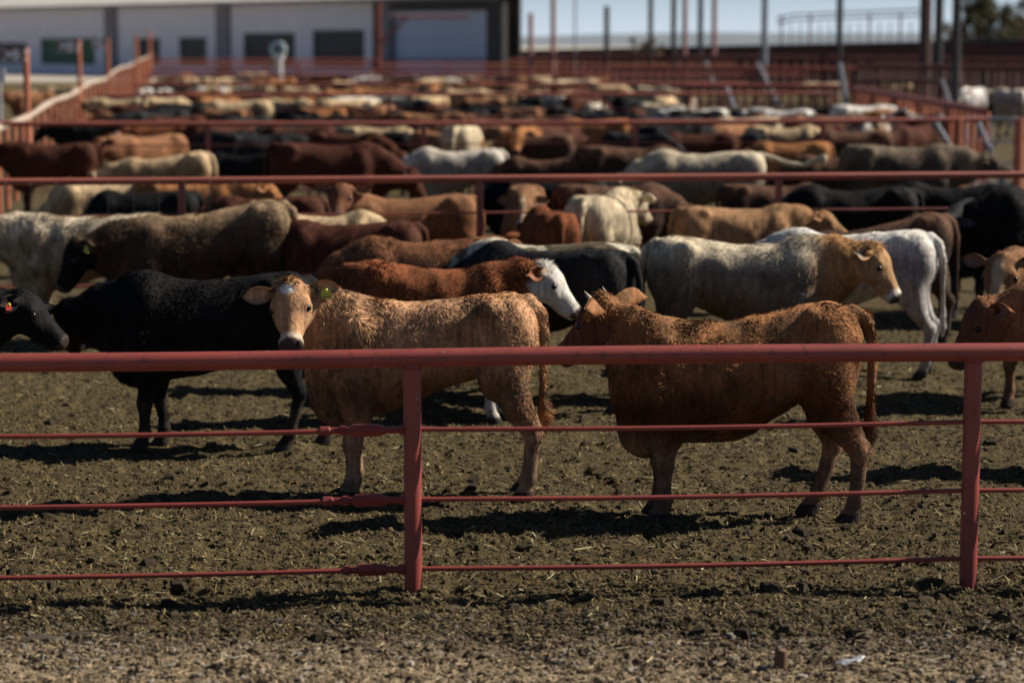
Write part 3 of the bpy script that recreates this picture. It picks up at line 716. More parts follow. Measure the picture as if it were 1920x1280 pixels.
cow('calf', 'reddish brown calf just entering at the right edge behind the fence', 'brown', 2140, 0, 178, ((1.02, 0, 1.02), (.6, .1, -.8)), 1.04, 'near', D=15.0, name='calf', group=G1, opt=dict(), fur=16000, seed=103)
cow('cow', 'smooth brown cow turning its dark face toward the camera', 'brown', 769, 366, 187, ((.72, .18, 1.30), (.2, .75, -.62)), 1.0, 'near', group=G2, opt=dict(hup=(.1, .6, .7)), fur=12000, seed=107, furlen=.7)
cow('cow', 'brown cow with pale muzzle facing the camera beside the cream rump', 'browntan', 985, 352, 268, 'fwd', .95, 'mid', group=G2)
cow('cow', 'reddish cow half hidden behind the cream cow seen from behind', 'redbrown', 1028, 393, 100, 'low', .93, 'mid', group=G2)
cow('cow', 'black cow standing across behind the tan-orange cow', 'black', 1600, 350, 180, 'low', 1.0, 'mid', group=G2)
cow('cow', 'black cow with lowered back behind the wire mesh at left', 'black', 270, 358, 180, 'graze', .9, 'mid', group=G3)
cow('cow', 'tan cow grazing low behind the wire mesh at far left', 'tan', 200, 338, 196, 'graze', .95, 'mid', group=G3)
cow('cow', 'orange tan cow with upright ear right of the mesh post', 'orange', 352, 338, 0, 'fwd', .95, 'mid', group=G3)
cow('cow', 'dark red cow in shade right of the post with wire mesh', 'darkred', 500, 368, 184, 'low', .9, 'mid', group=G2)
cow('cow', 'dark chocolate cow between cream-grey rump and second rail', 'darkbrown', 1450, 345, 4, 'low', .9, 'mid', group=G2)
cow('cow', 'dark brown cow standing low between the orange faced and brown cows', 'darkbrown', 1020, 296, 170, 'low', .9, 'mid', group=G3)
cow('cow', 'black cow standing between the sandy back and dark red cow', 'black', 455, 288, 160, 'low', .92, 'mid', group=G3)
cow('cow', 'dark cow standing under the swinging pale tail', 'darkbrown', 1570, 292, 185, 'low', .95, 'mid', group=G3)
# ------------------------------------------------------------------ middle pens
cow('cow', 'grey-white cow with rump to the right below the third rail', 'greywhite', 858, 279, 180, 'low', 1.0, 'mid', group=G3)
cow('cow', 'very dark red cow facing right with bent head left of centre', 'darkred', 614, 268, 0, 'low', 1.15, 'mid', group=G3)
cow('cow', 'sandy tan cow with sunlit back behind the wire mesh', 'tan', 305, 284, 180, 'low', 1.0, 'mid', group=G3, opt=dict(slope=.12), seed=113)
cow('cow', 'dark red-brown cow with rump at right beside the left bar fence', 'darkred', 100, 268, 180, 'fwd', 1.0, 'mid', group=G3)
cow('cow', 'red-brown cow with bright white face beside the left bar fence', 'redface', 300, 236, 176, ((.80, .22, 1.02), (.1, .6, -.8)), 1.0, 'mid', group=G3, opt=dict(hwid=1.15), seed=117)
cow('cow', 'charcoal cow seen from behind between red cows left of centre', 'blackgrey', 425, 246, 140, 'low', 1.0, 'mid', group=G3)
cow('cow', 'black cow with yellow tag close to the left bar fence', 'black', 178, 229, 180, 'fwd', 1.0, 'mid', group=G3, eartag='yellow', tagside=1)
cow('cow', 'dun cow with pale sunlit back facing right left of centre', 'dun', 705, 238, 0, 'low', 1.0, 'mid', group=G3)
cow('cow', 'cream cow showing only its broad rump at centre', 'cream', 868, 234, 80, 'low', 1.15, 'mid', group=G3)
cow('cow', 'orange faced cow looking at the camera right of the cream rump', 'orange', 985, 240, 262, 'fwd', 1.05, 'mid', group=G3)
cow('cow', 'orange-brown cow with yellow tag bending left at centre', 'orange', 1116, 224, 180, 'low', 1.0, 'mid', group=G3, eartag='yellow', tagside=1)
cow('cow', 'dark brown cow standing across right of centre below third rail', 'darkbrown', 1180, 274, 0, 'low', 1.05, 'mid', group=G3)
cow('cow', 'cream-grey cow swinging its pale tail out to the right', 'creamdun', 1322, 283, 172, 'low', 1.14, 'mid', group=G3,
    opt=dict(tail=((-.65, 0, 1.15), (-.78, 0, 1.12), (-.95, 0, 1.06), (-1.12, 0, 1.04), (-1.26, 0, 1.09), (-1.36, 0, 1.14))), seed=127)
cow('cow', 'orange cow behind the swinging pale tail', 'orange', 1482, 266, 180, 'low', .95, 'mid', group=G3)
cow('cow', 'long grey-brown cow facing right under the third rail at right', 'greydun', 1690, 272, 0, 'level', 1.13, 'mid', group=G3)
cow('cow', 'black and white pied cow beside the right alley fence', 'pied', 1735, 214, 150, 'fwd', 1.0, 'mid', group=G3)
cow('cow', 'brown pied cow with yellow tag facing the camera at right', 'brownpied', 1640, 226, 250, 'fwd', 1.0, 'mid', group=G3, eartag='yellow', tagside=1)
cow('cow', 'cream cow with long sunlit back, upper of the two at right', 'cream', 1400, 221, 180, 'low', 1.0, 'mid', group=G3)
cow('cow', 'sandy cow with long back, lower of the two pale ones at right', 'tan', 1470, 238, 0, 'low', 1.0, 'mid', group=G3)
cow('cow', 'dark cow between the long grey-brown cow and the pale backs', 'darkbrown', 1600, 246, 180, 'low', 1.0, 'far', group=G3)
cow('cow', 'dark red-brown cow in shade between the brown cow and tan-backed cow', 'darkred', 655, 415, 176, 'low', .95, 'mid', group=G2)
cow('cow', 'sandy cow showing a strip of flank right of the tan-backed cow', 'tan', 600, 398, 5, 'low', .9, 'mid', group=G2)
cow('cow', 'black cow standing in the shade behind the grey-white rump', 'black', 1030, 330, 175, 'low', 1.0, 'mid', group=G3)
cow('cow', 'dark brown cow in the shade below the second rail right of centre', 'darkbrown', 1150, 345, 10, 'low', .95, 'mid', group=G3)
cow('cow', 'black cow behind the white cow with reddish poll', 'black', 1790, 345, 170, 'low', 1.0, 'mid', group=G3)
cow('cow', 'dark brown cow left of the orange faced cow', 'darkbrown', 940, 224, 180, 'low', 1.0, 'far', group=G3)
cow('cow', 'black cow between the dun back and cream rump', 'black', 800, 250, 180, 'fwd', .95, 'far', group=G3)
cow('cow', 'black cow behind the orange-brown cow with tag', 'black', 1270, 236, 0, 'low', 1.0, 'far', group=G3)
cow('cow', 'dark brown cow below the black pair right of centre', 'darkred', 1310, 250, 180, 'low', .98, 'far', group=G3)
cow('cow', 'dark red cow between the charcoal and dun cows', 'darkred', 560, 238, 180, 'low', 1.0, 'far', group=G3)
# ------------------------------------------------------------------ far rows
far = [  # px, back y, heading, pose, scale, coat, label
 (225, 186, 180, 'fwd', 1, 'dun', 'grey-tan cow at left end beyond the third rail'), (335, 200, 180, 'low', 1, 'black', 'black cow below the grey-tan cow at left beyond third rail'),
 (445, 189, 180, 'low', 1.1, 'dun', 'dun cow left of the sunlit tan pair beyond third rail'), (540, 186, 0, 'low', 1, 'tan', 'left one of the sunlit tan pair beyond third rail'),
 (640, 187, 0, 'level', 1, 'tan', 'right one of the sunlit tan pair beyond third rail'), (600, 203, 180, 'low', 1, 'orange', 'orange cow in front of the sunlit tan pair'),
 (700, 190, 270, 'fwd', 1, 'cream', 'cream face beside the sunlit tan pair'), (760, 187, 180, 'low', 1, 'blackgrey', 'charcoal cow between the cream face and tan cows'),
 (810, 180, 260, 'fwd', 1, 'tan', 'tan face turned forward under the fourth rail'), (870, 168, 180, 'low', 1.05, 'tan', 'left tan back crossing the fourth rail at centre'),
 (935, 171, 0, 'low', 1.05, 'tan', 'right tan back crossing the fourth rail at centre'), (865, 206, 180, 'low', 1, 'black', 'left black back touching the third rail at centre'),
 (955, 203, 0, 'low', 1, 'blackgrey', 'right dark back touching the third rail at centre'), (1035, 178, 140, 'low', 1, 'greywhite', 'grey rump between tan backs and black pair'),
 (1110, 180, 180, 'low', 1, 'black', 'left cow of the black pair right of centre'), (1195, 181, 0, 'low', 1, 'black', 'right cow of the black pair right of centre'),
 (1248, 182, 80, 'low', 1, 'tan', 'tan rump right of the black pair'), (1310, 205, 180, 'fwd', .95, 'whitegrey', 'white back just over the third rail right of the tan rump'),
 (1470, 206, 180, 'fwd', .95, 'whitegrey', 'pale back over third rail between cream backs and white cow'), (1615, 198, 0, 'level', 1, 'whitegrey', 'white cow crossing the third rail beside the right bar fence'),
 (1692, 206, 180, 'fwd', 1, 'orange', 'orange cow beside the white cow at right bar fence'), (1290, 176, 270, 'fwd', 1, 'brownpied', 'dark cow with white face right of the black pair'),
 (330, 147, 180, 'fwd', 1, 'tan', 'tan cow next to the left fence below the barn'), (300, 167, 250, 'fwd', 1, 'pied', 'black cow with white face by the left fence'),
 (395, 165, 180, 'low', 1, 'whitegrey', 'white cow near the left fence under fourth rail'), (450, 146, 0, 'low', 1, 'brown', 'left one of two brown cows below the barn'),
 (525, 148, 180, 'low', 1, 'orange', 'right one of two brown cows below the barn'), (560, 164, 0, 'low', 1, 'tan', 'tan cow under the barn between rails four and five'),
 (480, 166, 180, 'low', 1, 'darkbrown', 'dark brown cow under the barn beside the white cow'), (690, 143, 180, 'low', 1, 'whitegrey', 'white cow below the barn near its open bay'),
 (640, 168, 180, 'low', 1, 'orange', 'orange back along the fourth rail left of centre'), (850, 142, 0, 'level', 1, 'cream', 'cream cow far back under the open bay of the barn'),
 (770, 146, 180, 'low', 1, 'black', 'black cow far back under the open bay of the barn'), (950, 141, 180, 'low', 1, 'tan', 'tan cow far back at the barn corner'),
 (1020, 147, 0, 'low', 1, 'darkbrown', 'dark cow far back right of the barn corner'), (1085, 150, 180, 'low', 1, 'cream', 'cream cow far back under the thin posts'),
 (1140, 158, 0, 'low', 1, 'dun', 'dun cow far back under the dark post'), (720, 160, 0, 'low', 1, 'black', 'black back between rails left of centre'),
 (990, 164, 180, 'low', 1, 'darkbrown', 'dark back between rails at centre right'), (610, 144, 180, 'low', 1, 'darkred', 'dark red cow below the barn between brown and white cows'),
 (60, 172, 200, 'fwd', 1, 'brown', 'brown cow beyond the left bar fence'), (115, 164, 180, 'level', 1, 'tan', 'tan cow beyond the left bar fence'),
 (1824, 166, 262, 'fwd', 1.15, 'whitegrey', 'white cow facing forward in the right side alley'), (1896, 168, 95, 'fwd', 1.15, 'greywhite', 'grey-white rump in the right side alley'),
 (1862, 168, 100, 'low', 1, 'black', 'black cow between two white ones in the right alley'), (1680, 158, 180, 'low', 1, 'tan', 'tan cow behind the right bar fence'),
 (1545, 156, 200, 'fwd', 1, 'cream', 'cream cow behind the corral bars at right'), (1210, 152, 180, 'low', 1, 'darkred', 'dark red cow far back left of the corral bars'),
]
rj = random.Random(5)
for px_, py_, hd_, ps_, s_, ct_, lb_ in far:
    cow('cow', lb_, ct_, px_, py_, hd_+rj.uniform(-26, 26), ps_, s_*rj.uniform(.95, 1.06), 'far', group=G4)
marks = [(0, 180, 'the green sheet'), (180, 320, 'left fence end'), (320, 440, 'narrow window'), (440, 570, 'round tank'), (570, 700, 'last barn window'),
 (700, 800, 'left half of barn bay'), (800, 905, 'right half of barn bay'), (905, 1010, 'barn corner'), (1010, 1110, 'tall pink post'), (1110, 1190, 'thick black post'), (1190, 1350, 'narrow post group'),
 (1350, 1490, 'lone grey post'), (1490, 1650, 'shed frame'), (1650, 1920, 'stout brown posts')]
fill = [  # back y, left px, right px, step, where
 (233, 240, 1720, 150, 'close behind third rail'), (205, 180, 1560, 104, 'in the third pen'), (181, 215, 1250, 84, 'in the fourth pen'), (166, 300, 1240, 74, 'in the fifth pen'),
 (145, 320, 1130, 62, 'in the last pens'),
 (250, 260, 1680, 205, 'behind second rail'), (216, 215, 1600, 118, 'just beyond the third rail'), (196, 240, 1290, 100, 'before fourth rail'), (172, 320, 1230, 84, 'behind the fourth rail'),
 (160, 320, 1180, 74, 'behind the fifth rail'), (150, 330, 1120, 66, 'near the sixth rail'), (139, 330, 1080, 60, 'in the rearmost row')]
pal = ['black', 'darkbrown', 'tan', 'darkred', 'orange', 'dun', 'blackgrey', 'brown', 'cream', 'black', 'darkred', 'greywhite']
words = dict(black='black', darkbrown='dark brown', tan='sandy tan', darkred='dark red', orange='orange', dun='dun', blackgrey='charcoal', brown='brown', cream='cream', greywhite='grey-white')
used_lb = set()
for fy, fa, fb, fst, fw in fill:
    x = fa+rj.uniform(0, 20)
    while x < fb:
        ct_ = rj.choice(pal if fy < 200 else ['black', 'darkbrown', 'darkred', 'blackgrey', 'brown'])
        where = next(m_ for a_, b_, m_ in marks if a_ <= x < b_)
        hd_ = rj.choice([0, 180, 160, 140, 30, 220, 330, 100, 75]); side = 'facing left' if 120 < hd_ < 240 else ('seen from behind' if hd_ in (100, 75) else 'facing right')
        lb_ = '%s cow %s %s, below %s' % (words[ct_], side, fw, where)
        if lb_ not in used_lb:
            used_lb.add(lb_); cow('cow', lb_, ct_, x, fy+rj.uniform(-3, 3), hd_+rj.uniform(-14, 14), rj.choice(['low', 'fwd', 'low', 'level']), rj.uniform(.93, 1.04), 'far', group=G4)
        x += fst*rj.uniform(.8, 1.2)

# ------------------------------------------------------------------ front fence
A0 = P(775, 1108); B0 = P(1815, 1088); fd = (B0-A0); sp = fd.length; fd.normalize()
ztop = ZD(671, A0.y)
def fence_line(t, z): q = A0+fd*t; return Vector((q.x, q.y, z))
ff = empty('pipe_fence', (A0.x, A0.y, 0), 'red pipe fence with thick top rail across the front of the pens', 'fence', 'pipe fences dividing the pens')
inv = Vector((A0.x, A0.y, 0))
def loc_(p): return p-inv
mb = MB(); pts = [loc_(fence_line(t, ztop+.004*math.sin(t*1.3))) for t in np.linspace(-sp*2.2, sp*2.2, 60)]
mb.tube(pts, .047, 24); mb.build('top_rail', M['red'], ff, True)
for i in range(-2, 3):
    mb = MB(); a = loc_(fence_line(i*sp, -.1)); b = loc_(fence_line(i*sp, ztop-.030))
    mb.tube([a, b], .045, 24); mb.build('post', M['red'], ff, True)
    mb = MB(); q = loc_(fence_line(i*sp, ztop-.048))                     # weld collar under the rail
    mb.tube([q-Vector((0, 0, .006)), q, q+Vector((0, 0, .008))], [.046, .050, .046], 20); mb.build('weld_collar', M['red'], ff, True)
zr = [ZD(y, A0.y) for y in (805, 936, 1066)]
for z in zr:
    for i in range(-2, 2):
        mb = MB(); n = 10; ps = [loc_(fence_line(sp*(i+.016+.968*k/n), z-.010*math.sin(math.pi*k/n))) for k in range(n+1)]
        mb.tube(ps, .0125, 10); mb.build('rod', M['rod'], ff, True)
# turnbuckles left of the middle post
for k, z in enumerate(zr):
    t0 = -(.155*3-.01*k)/1.0 if k < 2 else -.35
    segs = [(0, .0125), (.008, .024), (.05, .024), (.056, .018), (.10, .018), (.104, .026), (.13, .026), (.134, .019), (.155, .019), (.165, .031), (.175, .034), (.30, .034), (.31, .029), (.33, .019), (.395, .019), (.40, .026), (.42, .026), (.425, .018)]
    if k == 2: segs = [(0, .0125), (.006, .026), (.03, .026), (.035, .018), (.07, .018), (.075, .031), (.21, .031), (.22, .019), (.27, .019), (.275, .028), (.31, .028), (.315, .018)]
    mb = MB(); mb.tube([loc_(fence_line(t0+d, z-.001)) for d, r in segs], [r for d, r in segs], 6); mb.build('turnbuckle', M['rod'], ff, True)

# ------------------------------------------------------------------ other pipe fences across the pens
def cross_fence(label, D, pyc, pxc, x0, x1, posts, r=.035, rods=3, mat='farred', curve=0.0, spacing=None):
    c = PD(pxc, D); z = ZD(pyc, D)
    def X(px):                                     # distance along the fence for a pixel column
        t = 0.0
        for _ in range(20):
            q = c+UX*t; cur = 960+F_PX*q.x/(q.y*math.cos(PITCH)+CAM_H*math.sin(PITCH)); t += (px-cur)*D/F_PX
        return t
    t0, t1 = X(x0), X(x1)
    e = empty('pipe_fence', (c.x, c.y, 0), label, 'fence', 'pipe fences dividing the pens')
    mb = MB(); mb.tube([UX*t+Vector((0, 0, z-curve*math.sin(math.pi*(t-t0)/(t1-t0)))) for t in np.linspace(t0, t1, 24)], r, 12)
    mb.build('top_rail', M[mat], e, True)
    for p in posts:
        t = X(p); mb = MB(); mb.tube([UX*t+Vector((0, 0, -.05)), UX*t+Vector((0, 0, z-.02))], r*1.05, 12); mb.build('post', M[mat], e, True)
    for k in range(rods):
        zz = z-(k+1)*z/(rods+1)*1.0
        mb = MB(); mb.tube([UX*t0+Vector((0, 0, zz)), UX*t1+Vector((0, 0, zz))], .013, 6); mb.build('rod', M[mat], e, True)
    return e, c, z, X
e2, c2, z2, X2 = cross_fence('second red pipe fence, above the brown cows, with wire mesh hung at left', 23.8, 335, 900, -200, 2150, [-215, 345, 900, 1457, 2010], .036)
mb = MB(); tA = X2(-30); tB = X2(525); t = tA
while t < tB:
    mb.tube([UX*t+Vector((0, -.04, .25)), UX*t+Vector((0, -.04, z2))], .0028, 5, False); t += .25
for k in range(6):
    zz = z2-.12-k*.2; mb.tube([UX*tA+Vector((0, -.04, zz)), UX*tB+Vector((0, -.04, zz))], .0018, 4, False)
mb.build('wire_mesh', M['wire'], e2, True)
cross_fence('third red pipe fence across the herd, counting from the camera', 39, 229, 700, -60, 1845, [392, 795, 1190, 1540, 1800], .042, curve=.03)
cross_fence('fourth red pipe fence across the herd, counting from the camera', 59, 178, 700, 180, 1560, [270, 730, 1130, 1560], .045)
cross_fence('fifth red pipe fence across the herd, counting from the camera', 78, 158, 700, 250, 1400, [480, 880, 1290], .05)
cross_fence('sixth red pipe fence across the herd, counting from the camera', 98, 142, 700, 270, 1500, [400, 720, 1040, 1360], .055)
cross_fence('seventh red pipe fence, close below the barn windows', 120, 132, 700, 280, 1560, [460, 760, 1060, 1360], .06, 4)
cross_fence('faded pipe fence directly under the barn wall', 150, 122, 700, 290, 1600, [500, 760, 1020, 1280], .07, 4, 'orange')
cross_fence('farthest faded pipe fence in front of the barn', 175, 113, 700, 290, 1300, [420, 560, 700, 840, 980], .08, 4, 'farred')

# ------------------------------------------------------------------ bar fence along the left side of the pens
lf = empty('bar_fence', (-3.08-.137*38, 38, 0), 'bar fence with wavy pale top board along the left side', 'fence')
o0 = Vector((-3.08-.137*38, 38, 0))
def LF(D, z=0): return Vector((-3.08-.137*D, D, z))-o0
nodes = [(30, 1.42), (37.5, 1.40), (45, 1.37), (52, 1.46), (62, 1.44), (72, 1.54), (87, 1.50), (102, 1.68), (125, 1.66), (150, 1.78), (180, 1.85), (205, 2.05)]
def topz(D): return float(cr(np.array([D]), [a for a, b in nodes], [b for a, b in nodes])[0])
mb = MB(); Ds = np.concatenate([np.arange(30, 60, 1.0), np.arange(60, 206, 2.5)])
mb.tube([LF(D, topz(D)) for D in Ds], [.062*(1+.15*math.sin(D*.9)) for D in Ds], 8); mb.build('top_board', M['belt'], lf, True)
D = 30.0
while D < 205:
    mb = MB(); mb.tube([LF(D, -.05), LF(D, topz(D)-.05)], 0.036+.00025*D, 8, False); mb.build('bar', M['orange'], lf, True); D *= 1.047
for (px_, D_, yt) in ((55, 45, 90), (152, 66, 75), (205, 89, 72), (257, 135, 65), (282, 180, 58)):
    p = PD(px_, D_); zt = ZD(yt, D_); mb = MB(); mb.tube([(0, 0, -.05), (0, 0, zt)], .062 if D_ < 100 else .10, 12)
    o = mb.build('sign_post', M['orange'], None, True, p)
    tag(o, {45: 'tallest looking red post beside the C5 board at far left', 66: 'red post beside the C7 board before the green sheet', 89: 'red post left of the small barn window, third in its row',
            135: 'red post standing left of the last one by the fence end', 180: 'last red post at the far end of the bar fence'}[D_], 'post', 'tall red posts along the left fence')
def text_mesh(txt, size, mat, parent, loc, depth=.006, font_off=.0):
    cu = bpy.data.curves.new('lettering', 'FONT'); cu.body = txt; cu.size = size; cu.extrude = depth; cu.offset = font_off
    cu.align_x = 'CENTER'; cu.align_y = 'CENTER'
    t = bpy.data.objects.new('tmp', cu); COL.objects.link(t)
    me = bpy.data.meshes.new_from_object(t.evaluated_get(bpy.context.evaluated_depsgraph_get())); bpy.data.objects.remove(t)
    me.name = 'lettering'; me.materials.clear(); me.materials.append(mat)
    o = link('lettering', me, parent, loc); o.rotation_euler = (math.pi/2, 0, 0); return o
for txt, (x0, x1, y0, y1), D_ in (('C 5', (4, 49, 92, 115), 45), ('C 7', (108, 147, 77, 98), 66), ('C 9', (172, 199, 72, 91), 89)):
    zc = ZD((y0+y1)/2, D_); c = PD((x0+x1)/2, D_-.12, zc); c.z = zc
    wdt = (x1-x0)/F_PX*D_; ht = (y1-y0)/F_PX*D_
    s0 = empty('pen_sign', c, 'white pen board lettered '+txt.replace(' ', ''), 'sign', 'lettered pen boards')
    mb = MB(); mb.box((0, 0, 0), (wdt, .02, ht)); mb.box((wdt/2+.03, .06, ht*.3), (.10, .03, .03)); mb.build('board', M['white'], s0)
    text_mesh(txt, ht*1.3, M['signred'], s0, (0, -.014, 0), .003, .010)
s0 = PD(5, 44, 0); zc = ZD(142, 44); mb = MB(); mb.box((0, 0, 0), (.22, .02, .26)); mb.box((0, .03, -.4), (.04, .03, .9)); o = mb.build('pen_sign', M['white'], None, False, (s0.x, s0.y, zc))
tag(o, 'small white board low at the left edge below the C5 board', 'sign', 'lettered pen boards')

# ------------------------------------------------------------------ barn
BA = PD(-60, 239); BB = PD(945, 175); bd = (BB-BA); BL = bd.length; bd.normalize(); bn = Vector((bd.y, -bd.x, 0))   # bn points to the camera
EZ = 6.3
barn = empty('barn', BA, 'long pale barn with pale roof sheets, dark openings and grey pillars', 'barn')
rz = math.atan2(bd.y, bd.x); barn.rotation_euler.z = rz
def bx_(px):
    """distance along the wall for a pixel column"""
    k = (px-960)/F_PX; lo, hi = -5.0, BL+5
    for _ in range(50):
        m_ = (lo+hi)/2; q = BA+bd*m_; cur = q.x/(q.y*math.cos(PITCH))
        lo, hi = (m_, hi) if cur < k else (lo, m_)
    return lo
def bz_(px, py): q = BA+bd*bx_(px); return ZD(py, q.y)
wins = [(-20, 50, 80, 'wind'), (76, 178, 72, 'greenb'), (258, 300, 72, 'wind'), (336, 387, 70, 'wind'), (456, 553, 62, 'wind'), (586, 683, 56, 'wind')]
# wall built round its openings
mb = MB(); xe = bx_(702); xprev = 0.0
for a, b, yt, mt in wins:
    xa, xb = bx_(a), bx_(b); zt = bz_((a+b)/2, yt); zb = 0.9
    mb.box(((xprev+xa)/2, .15, EZ/2), (xa-xprev, .3, EZ)); mb.box(((xa+xb)/2, .15, (zt+EZ)/2), (xb-xa, .3, EZ-zt)); mb.box(((xa+xb)/2, .15, zb/2), (xb-xa, .3, zb)); xprev = xb
mb.box(((xprev+xe)/2, .15, EZ/2), (xe-xprev, .3, EZ))
mb.build('wall', M['wall'], barn)
for a, b, yt, mt in wins:
    xa, xb = bx_(a), bx_(b); zt = bz_((a+b)/2, yt); zb = .9; mb = MB(); f = .12
    for (cx_, cz_, w_, h_) in (((xa+xb)/2, zt-f/2, xb-xa-.01, f), ((xa+xb)/2, zb+f/2, xb-xa-.01, f), (xa+f/2+.005, (zt+zb)/2, f, zt-zb-2*f), (xb-f/2-.005, (zt+zb)/2, f, zt-zb-2*f)):
        mb.box((cx_, .12, cz_), (w_, .1, h_))
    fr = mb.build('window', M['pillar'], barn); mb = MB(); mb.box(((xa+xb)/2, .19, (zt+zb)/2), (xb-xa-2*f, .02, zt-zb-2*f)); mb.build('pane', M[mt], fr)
for a, b, m_ in ((201, 221, 'pillar'), (410, 433, 'pillar'), (702, 718, 'brownsteel'), (719, 733, 'pillar'), (915, 945, 'dark')):
    mb = MB(); xa, xb = bx_(a), bx_(b); mb.box(((xa+xb)/2, -.16 if a < 700 else .1, EZ/2-.1), (xb-xa, .3 if a < 700 else .5, EZ-.2)); mb.build('pillar', M[m_], barn)
xa, xb = bx_(733), bx_(915)
mb = MB(); mb.box(((xa+xb)/2, .42, (EZ-1.0)/2), (xb-xa, .06, EZ-1.02)); mb.build('bay_sheet', M['blue'], barn)
mb = MB(); mb.box(((xa+xb)/2, .1, EZ-.5), (xb-xa, .4, 1.0)); mb.build('lintel', M['dark'], barn)
# roof of corrugated sheet with an overhanging eave
mb = MB(); ns = int(BL/.55); xs_ = np.linspace(-2, BL+1.0, ns*2+1)
V = []; 
for i, x in enumerate(xs_):
    dz_ = .05 if i % 2 else 0
    for y, z in ((-1.6, EZ+.05), (2.6, EZ+1.55), (-1.6, EZ-.02), (2.6, EZ+1.46)): V.append((x, y, z+dz_))
Fq = []
for i in range(len(xs_)-1):
    a = i*4; b = a+4; Fq += [[a, b, b+1, a+1], [a+3, b+3, b+2, a+2], [a+2, b+2, b, a]]
mb.add(V, Fq); rf = mb.build('roof', M['roof'], barn)
mb = MB(); mb.box((BL/2, -1.5, EZ-.13), (BL+1.8, .12, .2)); mb.build('gutter', M['pillar'], rf)
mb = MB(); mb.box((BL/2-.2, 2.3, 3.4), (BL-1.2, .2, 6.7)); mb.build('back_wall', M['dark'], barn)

# ------------------------------------------------------------------ things beyond the pens
def prop_tube(name, label, cat, pts, r, mat, group=None, n=8):
    base = Vector((pts[0][0], pts[0][1], 0)); mb = MB(); mb.tube([Vector(p)-base for p in pts], r, n); o = mb.build(name, M[mat], None, True, base); return tag(o, label, cat, group)
posts = [(995, 25, 150, .16, 'pinkpost', 'short pink post right of the barn corner'), (1037, -15, 150, .16, 'pinkpost', 'tall pink post near the barn corner'), (1078, -15, 170, .07, 'grey', 'thin grey post between the pink and black posts'),
 (1137, 12, 150, .17, 'dark', 'thick black post right of the barn'), (1219, -15, 150, .16, 'dark', 'dark post left of the narrow post group'), (1262, -15, 140, .16, 'dark', 'dark post in the middle of the narrow group'),
 (1283, -15, 150, .16, 'pinkpost', 'pink post in the middle of the narrow group'), (1312, -15, 140, .16, 'dark', 'dark post at right of the narrow group'), (1338, -15, 150, .16, 'pinkpost', 'pink post at right of the narrow group'),
 (1432, -15, 130, .18, 'grey', 'grey post standing alone before the hazy hills'), (1572, -15, 130, .18, 'dark', 'dark post in front of the light frame building'),
 (1732, -15, 100, .26, 'brownsteel', 'leftmost of the three stout brown posts at right'), (1757, -15, 105, .20, 'dark', 'middle of the three stout brown posts at right'), (1789, -15, 72, .14, 'dark', 'rightmost of the three stout posts at right')]
for px_, yt, D_, r_, m_, lb_ in posts:
    p = PD(px_, D_); prop_tube('pole', lb_, 'post', [(p.x, p.y, -.05), (p.x, p.y, max(ZD(yt, D_), 5.5 if yt < 0 else 0))], r_, m_, 'posts standing beyond the pens')
# red pipe gantry in front of the open bay
p0, p1, p2 = PD(712, 150), PD(765, 150), PD(880, 150); za = ZD(32, 150)
g = empty('pipe_gantry', (p0.x, p0.y, 0), 'thin red pipe frame with slanting arm before the open bay', 'gantry'); iv = Vector((p0.x, p0.y, 0))
for nm, a, b in (('upright', (p0.x, p0.y, 0), (p0.x, p0.y, ZD(2, 150))), ('arm', (p0.x, p0.y, ZD(82, 150)), (p1.x, p1.y, za-.02)), ('crossbar', (p1.x-.8, p1.y, za), (p2.x, p2.y, za))):
    mb = MB(); mb.tube([Vector(a)-iv, Vector(b)-iv], .09, 8); mb.build(nm, M['farred'], g, True)
# round pale float tank on a stem in front of the barn window
p = PD(522, 118); rt = empty('round_tank', (p.x, p.y, 0), 'pale teal round tank on a stem before the barn window', 'tank'); zc = ZD(93, 118)
M['teal'] = paint_mat('pale_teal_paint', (.62, .74, .72), (.52, .64, .62), (.2, .25, .24), .3, 2, .5, chips=False)
mb = MB(); mb.tube([(0, -.22, zc), (0, -.20, zc), (0, .2, zc), (0, .22, zc)], [.30, .42, .42, .30], 20); mb.build('drum', M['teal'], rt, True)
mb = MB(); mb.tube([(0, -.23, zc), (0, -.26, zc)], .17, 16); mb.build('hatch', M['wind'], rt, True)
mb = MB(); mb.tube([(0, 0, zc-.35), (.05, 0, zc-.62), (.1, 0, 0)], [.38, .16, .12], 14); mb.build('stem', M['white'], rt, True)
# windbreak of rusty sheet behind the pens at right
def wall_line(name, label, cat, a, b, h0, h1, mat, th=.15, group=None, cap=None):
    d = (b-a); L = d.length; d.normalize(); e = empty(name, (a.x, a.y, 0), label, cat, group, math.atan2(d.y, d.x))
    V = []; nseg = int(L/.6)+1
    for i in range(nseg+1):
        x = L*i/nseg; z = h0+(h1-h0)*i/nseg; y = .05*(i % 2)
        V += [(x, y, 0), (x, y, z), (x, y+th, 0), (x, y+th, z)]
    F = []
    for i in range(nseg):
        q = i*4; F += [[q, q+4, q+5, q+1], [q+2, q+3, q+7, q+6], [q+1, q+5, q+7, q+3]]
    mb = MB(); mb.add(V, F); mb.build('sheet', M[mat], e)
    mb = MB(); mb.tube([(0, -.02, h0+.06), (L, -.02, h1+.06)], .09, 8); mb.build('cap_rail', M[cap or 'dark'], e, True)
    return e
a = PD(950, 190); b = PD(2100, 120)
wall_line('windbreak', 'long dark rusty windbreak wall behind the pens at right', 'wall', a, b, ZD(98, 190), ZD(76, 120), 'rustwall')
